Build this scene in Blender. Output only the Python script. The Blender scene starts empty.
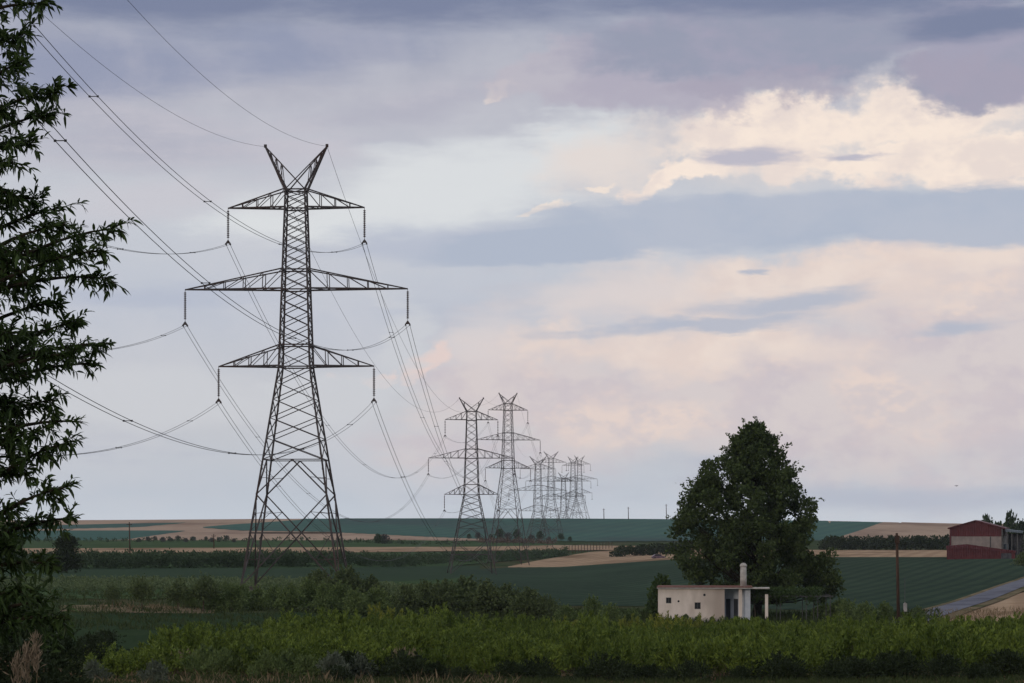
import bpy, math, random
import numpy as np
from mathutils import Vector, Matrix
random.seed(7)
RNG = np.random.default_rng(7)
SC = bpy.context.scene
COL = SC.collection
R = math.radians

# ------------------------------------------------------------------ camera, sky, sun, exposure
FPX = 85.0 / 36.0 * 1024.0                 # focal length in pixels
EYE_ROW = 530.0                            # eye level lies at picture row 530: level camera, lens shifted up
cam_data = bpy.data.cameras.new('camera')
cam_data.lens = 85.0
cam_data.sensor_width = 36.0
cam_data.sensor_fit = 'HORIZONTAL'
cam_data.clip_start = 0.1
cam_data.clip_end = 20000
cam = bpy.data.objects.new('camera', cam_data)
COL.objects.link(cam)
cam.location = (0, 0, 0)
cam.rotation_euler = (math.pi / 2, 0, 0)
cam_data.shift_y = (EYE_ROW - 341.5) / 1024.0
SC.camera = cam
SC.view_settings.view_transform = 'Standard'
SC.view_settings.look = 'None'
SC.view_settings.exposure = 0.0
SC.view_settings.gamma = 1.0
SC.view_settings.use_curve_mapping = False
SC.cycles.volume_bounces = 1
SC.cycles.max_bounces = 6

SUN_EL, SUN_AZ = R(12), math.atan2(-0.55, -0.83)   # low sun behind the camera, veiled by cloud


def lin(r, g, b):
    def c(v):
        v /= 255.0
        return v / 12.92 if v <= 0.04045 else ((v + 0.055) / 1.055) ** 2.4
    return (c(r), c(g), c(b))


class NG:
    """small helper for node graphs"""
    def __init__(self, tree):
        self.t = tree
        self.n = tree.nodes
        self.l = tree.links

    def node(self, typ, **kw):
        n = self.n.new(typ)
        for k, v in kw.items():
            setattr(n, k, v)
        return n

    def put(self, sock, v):
        if isinstance(v, bpy.types.NodeSocket):
            self.l.new(v, sock)
        elif v is not None:
            sock.default_value = v

    def math(self, op, a, b=None, c=None, clamp=False):
        n = self.node('ShaderNodeMath', operation=op, use_clamp=clamp)
        self.put(n.inputs[0], a)
        if b is not None:
            self.put(n.inputs[1], b)
        if c is not None:
            self.put(n.inputs[2], c)
        return n.outputs[0]

    def mix(self, f, a, b, blend='MIX'):
        n = self.node('ShaderNodeMix', data_type='RGBA', blend_type=blend)
        self.put(n.inputs[0], f)
        for s, v in ((n.inputs[6], a), (n.inputs[7], b)):
            if isinstance(v, tuple) and len(v) == 3:
                v = v + (1.0,)
            self.put(s, v)
        return n.outputs[2]

    def smooth(self, v, lo, hi):
        n = self.node('ShaderNodeMapRange', interpolation_type='SMOOTHSTEP')
        self.put(n.inputs[0], v)
        n.inputs[1].default_value = lo
        n.inputs[2].default_value = hi
        n.inputs[3].default_value = 0
        n.inputs[4].default_value = 1
        return n.outputs[0]

    def noise(self, vec, scale, detail=4, rough=0.55, dist=0.0):
        n = self.node('ShaderNodeTexNoise')
        self.put(n.inputs['Vector'], vec)
        n.inputs['Scale'].default_value = scale
        n.inputs['Detail'].default_value = detail
        n.inputs['Roughness'].default_value = rough
        n.inputs['Distortion'].default_value = dist
        return n.outputs[0]

    def ramp(self, v, stops):
        n = self.node('ShaderNodeValToRGB')
        self.put(n.inputs[0], v)
        e = n.color_ramp.elements
        while len(e) > 1:
            e.remove(e[-1])
        e[0].position = stops[0][0]
        e[0].color = tuple(stops[0][1]) + (1,)
        for p, c in stops[1:]:
            x = e.new(p)
            x.color = tuple(c) + (1,)
        return n.outputs[0]


def build_world():
    w = bpy.data.worlds.new('World')
    SC.world = w
    w.use_nodes = True
    w.node_tree.nodes.clear()
    g = NG(w.node_tree)
    tc = g.node('ShaderNodeTexCoord')
    sep = g.node('ShaderNodeSeparateXYZ')
    g.l.new(tc.outputs['Generated'], sep.inputs[0])
    az = g.math('ARCTAN2', sep.outputs[0], sep.outputs[1])
    el = g.math('ARCSINE', sep.outputs[2])
    # heading and elevation of the sky, in steps of 1/2418 radian; zero is straight ahead and the horizon
    U = g.math('MULTIPLY', az, FPX)
    V = g.math('MULTIPLY', el, FPX)
    cmb = g.node('ShaderNodeCombineXYZ')
    g.l.new(U, cmb.inputs[0])
    g.l.new(V, cmb.inputs[1])
    uv = cmb.outputs[0]

    def stretched(sx, sy, off=0.0):
        m = g.node('ShaderNodeMapping')
        m.inputs['Scale'].default_value = (1.0 / sx, 1.0 / sy, 1)
        m.inputs['Location'].default_value = (off, off * 0.7, off * 1.3)
        g.l.new(uv, m.inputs['Vector'])
        return m.outputs[0]

    n_bill = g.noise(stretched(75, 52, 3.1), 1.0, 9, 0.62)      # billowing edges
    n_wisp = g.noise(stretched(260, 42, 8.7), 1.0, 9, 0.60)     # long drawn streaks
    n_soft = g.noise(stretched(190, 110, 5.2), 1.0, 7, 0.55, 0.4)
    n_fine = g.noise(stretched(34, 20, 1.2), 1.0, 8, 0.62)

    def rough(n, r):
        return g.math('ADD', n, g.math('MULTIPLY', g.math('SUBTRACT', n_fine, 0.5), r))

    n_bill = rough(n_bill, 0.35)
    n_wisp = rough(n_wisp, 0.25)
    n_soft = rough(n_soft, 0.25)

    def warped(sx, sy, ax, ay, off):
        n = g.node('ShaderNodeTexNoise')
        g.l.new(stretched(sx, sy, off), n.inputs['Vector'])
        n.inputs['Scale'].default_value = 1.0
        n.inputs['Detail'].default_value = 8
        n.inputs['Roughness'].default_value = 0.6
        sub = g.node('ShaderNodeVectorMath', operation='SUBTRACT')
        g.l.new(n.outputs['Color'], sub.inputs[0])
        sub.inputs[1].default_value = (.5, .5, .5)
        mul = g.node('ShaderNodeVectorMath', operation='MULTIPLY')
        g.l.new(sub.outputs[0], mul.inputs[0])
        mul.inputs[1].default_value = (ax, ay, 0)
        add = g.node('ShaderNodeVectorMath', operation='ADD')
        g.l.new(uv, add.inputs[0])
        g.l.new(mul.outputs[0], add.inputs[1])
        return add.outputs[0]

    W_BILL = warped(85, 60, 150, 95, 11.3)
    W_WISP = warped(240, 60, 260, 60, 21.7)

    sky = g.node('ShaderNodeTexSky')
    sky.sky_type = 'NISHITA'
    sky.sun_disc = False
    sky.sun_elevation = SUN_EL
    sky.sun_rotation = SUN_AZ
    sky.air_density = 1.0
    sky.dust_density = 2.0
    K = 10.0                                    # background strength is 0.1

    def col(r, gg, b):
        c = lin(r, gg, b)
        return (c[0] * K, c[1] * K, c[2] * K)

    # thin high veil, from the horizon up to the zenith
    veil = g.ramp(g.math('DIVIDE', V, 1200.0), [
        (0.0, lin(204, 212, 222)), (0.03, lin(196, 203, 214)), (0.10, lin(202, 203, 209)), (0.18, lin(192, 197, 210)),
        (0.27, lin(202, 205, 213)), (0.36, lin(181, 181, 194)), (0.44, lin(146, 153, 176)), (0.6, lin(176, 180, 194)), (1.0, lin(196, 199, 208))])
    vk = g.mix(1.0, veil, (K, K, K), 'MULTIPLY')
    c = g.mix(0.95, sky.outputs[0], vk)
    # soft mottling of the veil everywhere
    c = g.mix(g.math('MULTIPLY', g.smooth(n_soft, 0.38, 0.66), 0.35), c, col(208, 208, 214))
    c = g.mix(g.math('MULTIPLY', g.smooth(n_wisp, 0.50, 0.72), 0.35), c, col(174, 178, 195))

    def layer(c, blobs, colour, soft, nz, amp, opac=1.0, colour2=None, nz2=None, warp=None):
        f = None
        for (cx, cy, rx, ry, rot) in blobs:
            m = g.node('ShaderNodeMapping', vector_type='TEXTURE')
            m.inputs['Location'].default_value = (cx - 512, 530 - cy, 0)
            m.inputs['Rotation'].default_value = (0, 0, R(rot))
            m.inputs['Scale'].default_value = (rx, ry, 1)
            g.l.new(warp or W_WISP, m.inputs['Vector'])
            ln = g.node('ShaderNodeVectorMath', operation='LENGTH')
            g.l.new(m.outputs[0], ln.inputs[0])
            d = g.math('SUBTRACT', 1.0, ln.outputs['Value'])
            f = d if f is None else g.math('MAXIMUM', f, d)
        f = g.math('MULTIPLY_ADD', nz, amp, f)
        mask = g.math('MULTIPLY', g.smooth(f, 0.5 * amp, 0.5 * amp + soft), opac)
        cc = col(*colour)
        if colour2:
            cc = g.mix(g.smooth(nz2, 0.40, 0.62), col(*colour), col(*colour2))
        return g.mix(mask, c, cc)

    # pink wash of distant cumulus low on the right
    c = layer(c, [(820, 390, 420, 130, 0), (560, 400, 190, 110, 0), (1000, 320, 300, 110, 0)], (217, 206, 205), 0.6, n_soft, 0.9, 0.9, (206, 195, 200), n_bill)
    c = layer(c, [(560, 350, 120, 34, 8), (720, 352, 90, 34, 5), (885, 395, 100, 60, -20), (960, 300, 110, 34, 0), (850, 265, 150, 20, 2), (640, 420, 120, 40, 10)], (234, 215, 205), 0.8, n_bill, 2.4, 0.85, (214, 203, 203), n_fine, W_BILL)
    c = layer(c, [(790, 285, 330, 46, 1), (960, 265, 160, 34, 0), (700, 345, 240, 40, 0)], (229, 212, 204), 0.9, n_wisp, 0.9, 0.9, (236, 220, 210), n_bill, W_BILL)
    c = layer(c, [(500, 330, 110, 46, 0), (600, 300, 110, 40, 0)], (220, 211, 210), 0.8, n_soft, 1.0, 0.8)
    c = layer(c, [(900, 500, 260, 26, 0), (720, 470, 120, 20, 0)], (180, 186, 201), 0.9, n_wisp, 0.8, 0.75)
    c = layer(c, [(414, 362, 40, 18, 10), (360, 374, 34, 12, 0)], (232, 210, 203), 0.5, n_bill, 1.4, 0.8, warp=W_BILL)
    # pale blue opening in the middle
    c = layer(c, [(470, 185, 170, 54, 12), (570, 145, 100, 46, 20), (320, 225, 150, 34, 0)], (221, 224, 226), 0.8, n_wisp, 1.6, 0.9)
    c = layer(c, [(390, 335, 44, 60, 0), (330, 395, 100, 40, 0), (140, 400, 180, 40, 0)], (206, 208, 213), 0.6, n_soft, 1.2, 0.75)
    # blue grey bank at mid height on the left
    c = layer(c, [(150, 300, 190, 22, 3), (440, 250, 190, 24, 4)], (180, 187, 204), 0.8, n_wisp, 1.3, 0.75)
    c = layer(c, [(140, 205, 160, 30, 0), (300, 160, 120, 20, 0)], (202, 200, 208), 0.8, n_wisp, 1.4, 0.7)
    # mauve veil upper left
    c = layer(c, [(170, 150, 230, 44, -4), (420, 110, 200, 30, 8)], (176, 176, 191), 0.8, n_wisp, 1.5, 0.7, (194, 191, 201), n_wisp)
    c = layer(c, [(80, 80, 190, 48, 4), (330, 55, 200, 36, 4)], (143, 151, 177), 0.8, n_wisp, 1.2, 0.8, (158, 162, 183), n_soft)
    # bright sunlit cumulus on the right, with a soft lit skirt
    c = layer(c, [(820, 140, 230, 70, 6), (620, 160, 120, 40, 14), (960, 150, 150, 70, 0)], (228, 218, 213), 0.9, n_bill, 1.0, 0.9, warp=W_BILL)
    c = layer(c, [(790, 134, 140, 44, 8), (910, 128, 120, 40, 0), (985, 178, 110, 34, 0), (690, 174, 84, 20, 14), (640, 190, 40, 12, 20), (900, 168, 170, 28, 0)],
              (248, 232, 219), 0.42, n_bill, 1.7, 1.0, (233, 219, 212), n_bill, W_BILL)
    c = layer(c, [(530, 214, 26, 8, 15), (586, 186, 22, 6, 10), (512, 96, 30, 12, 20)], (246, 230, 216), 0.6, n_bill, 2.4, 0.75, warp=W_BILL)
    # slate bank under the cumulus
    c = layer(c, [(770, 224, 290, 32, 1), (560, 246, 180, 22, 6), (980, 228, 200, 36, 0)], (176, 185, 202), 0.34, n_wisp, 0.6, 0.97, (182, 189, 204), n_soft)
    c = layer(c, [(735, 168, 80, 11, 0), (850, 164, 60, 6, 0)], (184, 183, 198), 0.7, n_wisp, 1.4, 0.9)
    c = layer(c, [(790, 300, 125, 14, 5), (690, 322, 160, 9, 5), (945, 330, 100, 10, 4), (750, 266, 24, 6, 0)], (178, 185, 201), 0.8, n_wisp, 1.3, 0.85)
    # heavy dark deck along the top
    c = layer(c, [(640, 95, 140, 36, -6), (545, 75, 70, 26, 30)], (177, 172, 188), 0.45, n_bill, 1.5, 0.85, (188, 184, 195), n_soft, W_BILL)
    c = layer(c, [(800, 45, 300, 46, 2), (985, 88, 90, 44, 0), (1100, 60, 240, 60, 0)], (151, 156, 176), 0.4, n_wisp, 1.0, 0.95, (163, 161, 181), n_soft, W_BILL)
    c = layer(c, [(980, 95, 80, 34, -6), (760, 92, 120, 18, 4)], (166, 161, 179), 0.6, n_bill, 1.3, 0.7, warp=W_BILL)
    c = layer(c, [(450, -4, 340, 50, 3), (150, 4, 280, 48, 0), (820, 4, 420, 28, 0), (970, 34, 130, 26, 0)], (124, 133, 160), 0.75, n_wisp, 1.0, 1.0)

    # unseen rear sky darkened to shade the orchard fronts, zenith brightened to light tops
    back = g.math('MULTIPLY', g.smooth(g.math('MULTIPLY', sep.outputs[1], -1.0), 0.05, 0.55), 0.72)
    c = g.mix(back, c, col(112, 116, 128))
    c = g.mix(g.smooth(sep.outputs[2], 0.45, 0.9), c, col(226, 228, 233))

    bg = g.node('ShaderNodeBackground')
    g.l.new(c, bg.inputs['Color'])
    bg.inputs['Strength'].default_value = 0.1
    out = g.node('ShaderNodeOutputWorld')
    g.l.new(bg.outputs[0], out.inputs['Surface'])


build_world()
sun_data = bpy.data.lights.new('sun', 'SUN')
sun_data.energy = 0.75
sun_data.angle = R(14)
sun_data.color = (1.0, 0.86, 0.74)
sun = bpy.data.objects.new('sun', sun_data)
COL.objects.link(sun)
_sd = Vector((math.sin(SUN_AZ) * math.cos(SUN_EL), math.cos(SUN_AZ) * math.cos(SUN_EL), math.sin(SUN_EL)))
sun.rotation_euler = _sd.to_track_quat('Z', 'Y').to_euler()
sun.location = (-40, -60, 60)


# ------------------------------------------------------------------ helpers
def tag(o, label=None, cat=None, group=None, kind=None):
    if label:
        o['label'] = label
    if cat:
        o['category'] = cat
    if group:
        o['group'] = group
    if kind:
        o['kind'] = kind
    return o


def empty(name, loc=(0, 0, 0), rz=0.0):
    o = bpy.data.objects.new(name, None)
    o.empty_display_size = 0.3
    o.location = loc
    o.rotation_euler = (0, 0, rz)
    COL.objects.link(o)
    return o


def link(name, me, parent=None, loc=None, rz=None):
    o = bpy.data.objects.new(name, me)
    COL.objects.link(o)
    if parent:
        o.parent = parent
    if loc is not None:
        o.location = loc
    if rz is not None:
        o.rotation_euler = (0, 0, rz)
    return o


class MB:
    def __init__(self):
        self.v = []
        self.f = []
        self.m = []
        self.n = 0

    def add(self, verts, faces, mi=0):
        verts = np.asarray(verts, float)
        self.v.append(verts)
        for fc in faces:
            self.f.append(tuple(int(i) + self.n for i in fc))
            self.m.append(mi)
        self.n += len(verts)

    def addq(self, verts, quads, mi=0):
        """large arrays of equal faces"""
        self.v.append(np.asarray(verts, float))
        q = np.asarray(quads) + self.n
        self.f.extend(map(tuple, q.tolist()))
        self.m.extend([mi] * len(q))
        self.n += len(verts)

    def box(self, x0, x1, y0, y1, z0, z1, mi=0):
        v = [(x, y, z) for z in (z0, z1) for y in (y0, y1) for x in (x0, x1)]
        self.add(v, [(0, 2, 3, 1), (4, 5, 7, 6), (0, 1, 5, 4), (2, 6, 7, 3), (0, 4, 6, 2), (1, 3, 7, 5)], mi)

    def bar(self, p, q, w, mi=0, n=4, w2=None):
        """straight member of n sides"""
        p = np.asarray(p, float)
        q = np.asarray(q, float)
        d = q - p
        L = np.linalg.norm(d)
        if L < 1e-6:
            return
        d = d / L
        a = np.cross(d, (0, 0, 1.0) if abs(d[2]) < 0.9 else (0, 1.0, 0))
        a /= np.linalg.norm(a)
        b = np.cross(d, a)
        w2 = w if w2 is None else w2
        vs = []
        off = math.pi / 4 if n == 4 else 0
        k = 0.7071 if n == 4 else 0.5
        for P, ww in ((p, w), (q, w2)):
            for i in range(n):
                t = off + 2 * math.pi * i / n
                vs.append(P + (a * math.cos(t) + b * math.sin(t)) * ww * k)
        fs = [(i, (i + 1) % n, n + (i + 1) % n, n + i) for i in range(n)]
        fs += [tuple(range(n - 1, -1, -1)), tuple(range(n, 2 * n))]
        self.add(vs, fs, mi)

    def tube(self, pts, rad, n=6, mi=0):
        pts = np.asarray(pts, float)
        m = len(pts)
        rad = np.broadcast_to(np.asarray(rad, float), (m,))
        t = np.gradient(pts, axis=0)
        t /= np.linalg.norm(t, axis=1)[:, None] + 1e-9
        ref = np.where(np.abs(t[:, 2:3]) < 0.9, np.array([[0, 0, 1.0]]), np.array([[0, 1.0, 0]]))
        if np.abs(t[:, 2]).max() > 0.9 and np.abs(t[:, 2]).min() < 0.9:
            ref = np.broadcast_to(np.array([[0.31, 0.93, 0.17]]), t.shape)
        a = np.cross(t, ref)
        a /= np.linalg.norm(a, axis=1)[:, None] + 1e-9
        b = np.cross(t, a)
        ang = np.arange(n) * 2 * math.pi / n
        ring = pts[:, None, :] + rad[:, None, None] * (a[:, None, :] * np.cos(ang)[None, :, None] + b[:, None, :] * np.sin(ang)[None, :, None])
        fs = []
        for i in range(m - 1):
            for j in range(n):
                fs.append((i * n + j, i * n + (j + 1) % n, (i + 1) * n + (j + 1) % n, (i + 1) * n + j))
        fs += [tuple(range(n - 1, -1, -1)), tuple(range((m - 1) * n, m * n))]
        self.add(ring.reshape(-1, 3), fs, mi)

    def lathe(self, prof, n=8, c=(0, 0, 0), mi=0):
        vs = []
        for r, z in prof:
            for i in range(n):
                t = 2 * math.pi * i / n
                vs.append((c[0] + r * math.cos(t), c[1] + r * math.sin(t), c[2] + z))
        fs = []
        for k in range(len(prof) - 1):
            for i in range(n):
                fs.append((k * n + i, k * n + (i + 1) % n, (k + 1) * n + (i + 1) % n, (k + 1) * n + i))
        fs += [tuple(range(n - 1, -1, -1)), tuple(range((len(prof) - 1) * n, len(prof) * n))]
        self.add(vs, fs, mi)

    def prism(self, poly, axis, a0, a1, mi=0):
        """extrude a polygon of (u,w) along axis 'x' or 'y'"""
        k = len(poly)
        vs = []
        for a in (a0, a1):
            for u, w in poly:
                vs.append((a, u, w) if axis == 'x' else (u, a, w))
        fs = [(i, (i + 1) % k, k + (i + 1) % k, k + i) for i in range(k)]
        fs += [tuple(range(k - 1, -1, -1)), tuple(range(k, 2 * k))]
        self.add(vs, fs, mi)

    def mesh(self, name, mats, smooth=False):
        me = bpy.data.meshes.new(name)
        v = np.concatenate(self.v) if self.v else np.zeros((0, 3))
        me.from_pydata(v.tolist(), [], self.f)
        if not isinstance(mats, (list, tuple)):
            mats = [mats]
        for m in mats:
            me.materials.append(m)
        if len(mats) > 1:
            me.polygons.foreach_set('material_index', self.m)
        if smooth:
            me.polygons.foreach_set('use_smooth', [True] * len(me.polygons))
        me.update()
        return me

    def build(self, name, mats, parent=None, loc=None, rz=None, smooth=False):
        return link(name, self.mesh(name, mats, smooth), parent, loc, rz)


# ------------------------------------------------------------------ materials
def mat_new(name):
    m = bpy.data.materials.new(name)
    m.use_nodes = True
    m.node_tree.nodes.clear()
    g = NG(m.node_tree)
    out = g.node('ShaderNodeOutputMaterial')
    return m, g, out


def principled(g, out, colour, rough=0.8, metal=0.0, spec=0.3, bump=None, bstr=0.3, bdist=0.05):
    p = g.node('ShaderNodeBsdfPrincipled')
    if isinstance(colour, tuple):
        colour = colour + (1.0,) if len(colour) == 3 else colour
    g.put(p.inputs['Base Color'], colour)
    g.put(p.inputs['Roughness'], rough)
    p.inputs['Metallic'].default_value = metal
    p.inputs['Specular IOR Level'].default_value = spec
    if bump is not None:
        b = g.node('ShaderNodeBump')
        b.inputs['Strength'].default_value = bstr
        b.inputs['Distance'].default_value = bdist
        g.put(b.inputs['Height'], bump)
        g.l.new(b.outputs[0], p.inputs['Normal'])
    g.l.new(p.outputs[0], out.inputs['Surface'])
    return p


def m_mottled(name, c0, c1, scale=1.0, rough=0.85, spec=0.25, detail=5, stretch=(1, 1, 1), c2=None, bstr=0.0, metal=0.0, lo=0.35, hi=0.68):
    """two or three tone weathered surface in object space"""
    m, g, out = mat_new(name)
    tc = g.node('ShaderNodeTexCoord')
    mp = g.node('ShaderNodeMapping')
    mp.inputs['Scale'].default_value = stretch
    g.l.new(tc.outputs['Object'], mp.inputs['Vector'])
    n = g.noise(mp.outputs[0], scale, detail, 0.6)
    c = g.mix(g.smooth(n, lo, hi), c0, c1)
    if c2:
        n2 = g.noise(mp.outputs[0], scale * 0.23, 3, 0.5)
        c = g.mix(g.smooth(n2, 0.48, 0.68), c, c2)
    principled(g, out, c, rough, metal, spec, n if bstr else None, bstr)
    return m


def m_field(name, c0, c1, row=None, row_dir=0.0, row_c=None, patch=None, patch_scale=0.02, fine=1.2, row_amt=0.6):
    """open field in world space: fine mottling, broad patches, sowing rows"""
    m, g, out = mat_new(name)
    geo = g.node('ShaderNodeNewGeometry')
    pos = geo.outputs['Position']
    n = g.noise(pos, fine, 5, 0.65)
    n3 = g.noise(pos, fine * 0.12, 4, 0.6)
    c = g.mix(g.smooth(g.math('ADD', g.math('MULTIPLY', n, 0.6), g.math('MULTIPLY', n3, 0.4)), 0.36, 0.64), c0, c1)
    if patch:
        mp = g.node('ShaderNodeMapping')
        mp.inputs['Scale'].default_value = (1.0, 0.55, 1.0)
        g.l.new(pos, mp.inputs['Vector'])
        n2 = g.noise(mp.outputs[0], patch_scale, 5, 0.6)
        c = g.mix(g.smooth(n2, 0.47, 0.66), c, patch)
    if row:
        mp = g.node('ShaderNodeMapping')
        mp.inputs['Rotation'].default_value = (0, 0, row_dir)
        g.l.new(pos, mp.inputs['Vector'])
        wv = g.node('ShaderNodeTexWave', wave_type='BANDS', bands_direction='X')
        wv.inputs['Scale'].default_value = 0.314 / row
        wv.inputs['Distortion'].default_value = 0.6
        wv.inputs['Detail'].default_value = 3
        wv.inputs['Detail Scale'].default_value = 0.6
        g.l.new(mp.outputs[0], wv.inputs['Vector'])
        f = g.math('MULTIPLY', g.smooth(wv.outputs['Fac'], 0.25, 0.85), row_amt)
        c = g.mix(f, c, row_c)
    principled(g, out, c, 1.0, 0, 0.0)
    return m


def m_leaf(name, dark, light, trans=0.25, tip=None, spec=0.25, rough=0.55, var=0.35):
    """foliage: every leaf its own tone, a little light passes through"""
    m, g, out = mat_new(name)
    geo = g.node('ShaderNodeNewGeometry')
    oi = g.node('ShaderNodeObjectInfo')
    c = g.mix(geo.outputs['Random Per Island'], dark, light)
    n = g.noise(geo.outputs['Position'], 0.55, 3, 0.5)
    c = g.mix(g.math('MULTIPLY', g.smooth(n, 0.4, 0.7), 0.4), c, light)
    c = g.mix(g.math('MULTIPLY', oi.outputs['Random'], var), c, tip or dark)
    p = principled(g, out, c, rough, 0, spec)
    tr = g.node('ShaderNodeBsdfTranslucent')
    g.l.new(c, tr.inputs['Color'])
    mx = g.node('ShaderNodeMixShader')
    mx.inputs[0].default_value = trans
    g.l.new(p.outputs[0], mx.inputs[1])
    g.l.new(tr.outputs[0], mx.inputs[2])
    g.l.new(mx.outputs[0], out.inputs['Surface'])
    return m


M = {}
M['steel'] = m_mottled('galvanised_steel', (0.050, 0.042, 0.044), (0.090, 0.078, 0.080), 0.8, 0.7, 0.2, c2=(0.06, 0.038, 0.034))
M['cable'] = m_mottled('aluminium_cable', (0.06, 0.06, 0.066), (0.09, 0.09, 0.096), 0.5, 0.7, 0.15)
M['footing'] = m_mottled('old_footing', (0.07, 0.065, 0.06), (0.12, 0.11, 0.10), 2.0, 0.9, 0.1)
M['insul'] = m_mottled('brown_porcelain', (0.07, 0.05, 0.05), (0.11, 0.08, 0.08), 2.0, 0.35, 0.5)
M['wood'] = m_mottled('creosoted_wood', (0.045, 0.028, 0.02), (0.085, 0.05, 0.035), 2.0, 0.9, 0.15, stretch=(3, 3, 0.3))
M['bark'] = m_mottled('bark', (0.06, 0.045, 0.035), (0.11, 0.085, 0.065), 5.0, 0.95, 0.1, stretch=(1, 1, 0.3), bstr=0.5)
M['bark_dark'] = m_mottled('young_bark', (0.022, 0.018, 0.013), (0.045, 0.036, 0.026), 8.0, 0.95, 0.1, stretch=(1, 1, 0.3))
M['plaster'] = m_mottled('white_plaster', (0.66, 0.58, 0.51), (0.78, 0.69, 0.62), 1.1, 0.9, 0.1, stretch=(1, 1, .45), c2=(0.44, 0.37, 0.32), bstr=0.1)
M['plaster_shaded'] = m_mottled('shaded_plaster', (0.48, 0.52, 0.58), (0.60, 0.63, 0.68), 1.4, 0.9, 0.2)  # white plaster repeated in the bluish tone of the porch's shade
M['concrete'] = m_mottled('grey_concrete', (0.34, 0.32, 0.30), (0.50, 0.47, 0.44), 2.0, 0.9, 0.2, bstr=0.2)
M['roof_edge'] = m_mottled('rusty_red_edge', (0.13, 0.055, 0.045), (0.20, 0.095, 0.075), 3.0, 0.85, 0.2)
M['dark_glass'] = m_mottled('dark_window', (0.02, 0.022, 0.026), (0.035, 0.036, 0.04), 2.0, 0.25, 0.5)
M['dark_door'] = m_mottled('dark_door', (0.03, 0.035, 0.045), (0.05, 0.055, 0.065), 2.0, 0.7, 0.3)
M['iron'] = m_mottled('grey_iron', (0.055, 0.055, 0.055), (0.10, 0.10, 0.10), 3.0, 0.6, 0.3)
M['whitebox'] = m_mottled('chalky_white', (0.26, 0.25, 0.24), (0.38, 0.36, 0.34), 4.0, 0.8, 0.2)


def m_cladding(name, c0, c1, pitch, axis='X'):
    """ribbed sheet metal"""
    m, g, out = mat_new(name)
    tc = g.node('ShaderNodeTexCoord')
    n = g.noise(tc.outputs['Object'], 0.7, 5, 0.6)
    wv = g.node('ShaderNodeTexWave', wave_type='BANDS', bands_direction=axis)
    wv.inputs['Scale'].default_value = 0.314 / pitch
    g.l.new(tc.outputs['Object'], wv.inputs['Vector'])
    c = g.mix(g.smooth(n, 0.35, 0.68), c0, c1)
    principled(g, out, c, 0.6, 0.0, 0.3, wv.outputs['Fac'], 0.6, 0.06)
    return m


M['red_clad'] = m_cladding('red_sheet_cladding', (0.070, 0.010, 0.014), (0.100, 0.017, 0.021), 0.5)
M['red_roof'] = m_cladding('dark_red_sheet_roof', (0.070, 0.012, 0.018), (0.095, 0.018, 0.026), 0.5)
M['cream_clad'] = m_cladding('cream_panel_wall', (0.20, 0.17, 0.16), (0.27, 0.23, 0.21), 1.2)
M['blue_roof'] = m_cladding('blue_grey_sheet_roof', (0.10, 0.13, 0.165), (0.14, 0.175, 0.215), 0.5)
M['dark_in'] = m_mottled('shaded_interior', (0.05, 0.05, 0.06), (0.10, 0.10, 0.11), 1.0, 0.9, 0.1)  # dark tone painted in for shade inside the lean-to and shed openings

M['asphalt'] = m_field('asphalt', (0.125, 0.13, 0.16), (0.17, 0.175, 0.21), fine=0.7, patch=(0.10, 0.10, 0.125), patch_scale=0.1)
M['earth'] = m_field('meadow_earth', (0.026, 0.042, 0.020), (0.050, 0.068, 0.034), patch=(0.07, 0.065, 0.038), patch_scale=0.05)
M['soil'] = m_field('bare_soil', (0.090, 0.052, 0.033), (0.16, 0.098, 0.065), patch=(0.045, 0.05, 0.025), patch_scale=0.16)
M['stubble'] = m_field('stubble', (0.28, 0.195, 0.13), (0.38, 0.275, 0.19), patch=(0.17, 0.115, 0.075), patch_scale=0.03, row=5.0, row_dir=0.2, row_c=(0.24, 0.165, 0.112), fine=0.5)
M['verge'] = m_field('dry_verge', (0.10, 0.085, 0.055), (0.19, 0.15, 0.10), patch=(0.07, 0.075, 0.04), patch_scale=0.2, fine=1.5)
M['stubble_far'] = m_field('stubble_far', (0.27, 0.195, 0.15), (0.37, 0.275, 0.21), patch=(0.20, 0.14, 0.11), patch_scale=0.012, fine=0.15)
M['crop'] = m_field('crop', (0.030, 0.046, 0.033), (0.046, 0.066, 0.046), patch=(0.046, 0.070, 0.047), patch_scale=0.025, row=3.4, row_dir=0.3, row_c=(0.020, 0.036, 0.030), fine=0.8, row_amt=0.5)
M['crop_left'] = m_field('crop_left', (0.034, 0.054, 0.036), (0.048, 0.070, 0.046), patch=(0.042, 0.066, 0.040), patch_scale=0.03, row=3.2, row_dir=0.35, row_c=(0.024, 0.040, 0.028), fine=0.6, row_amt=0.5)
M['crop_far'] = m_field('crop_far', (0.054, 0.106, 0.090), (0.070, 0.126, 0.104), patch=(0.060, 0.088, 0.084), patch_scale=0.009, row=11, row_dir=0.3, row_c=(0.040, 0.086, 0.088), fine=0.1, row_amt=0.4)  # bluish tint of distance haze mixed into the crop colour
M['meadow'] = m_field('meadow', (0.040, 0.066, 0.032), (0.072, 0.104, 0.050), patch=(0.055, 0.085, 0.040), patch_scale=0.03, row=6, row_dir=1.5, row_c=(0.024, 0.05, 0.026), fine=0.4)
M['low_crop'] = m_field('low_crop', (0.024, 0.040, 0.022), (0.040, 0.060, 0.030), patch=(0.028, 0.046, 0.025), row=1.6, row_dir=1.57, row_c=(0.014, 0.028, 0.014), fine=1.5)

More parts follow.
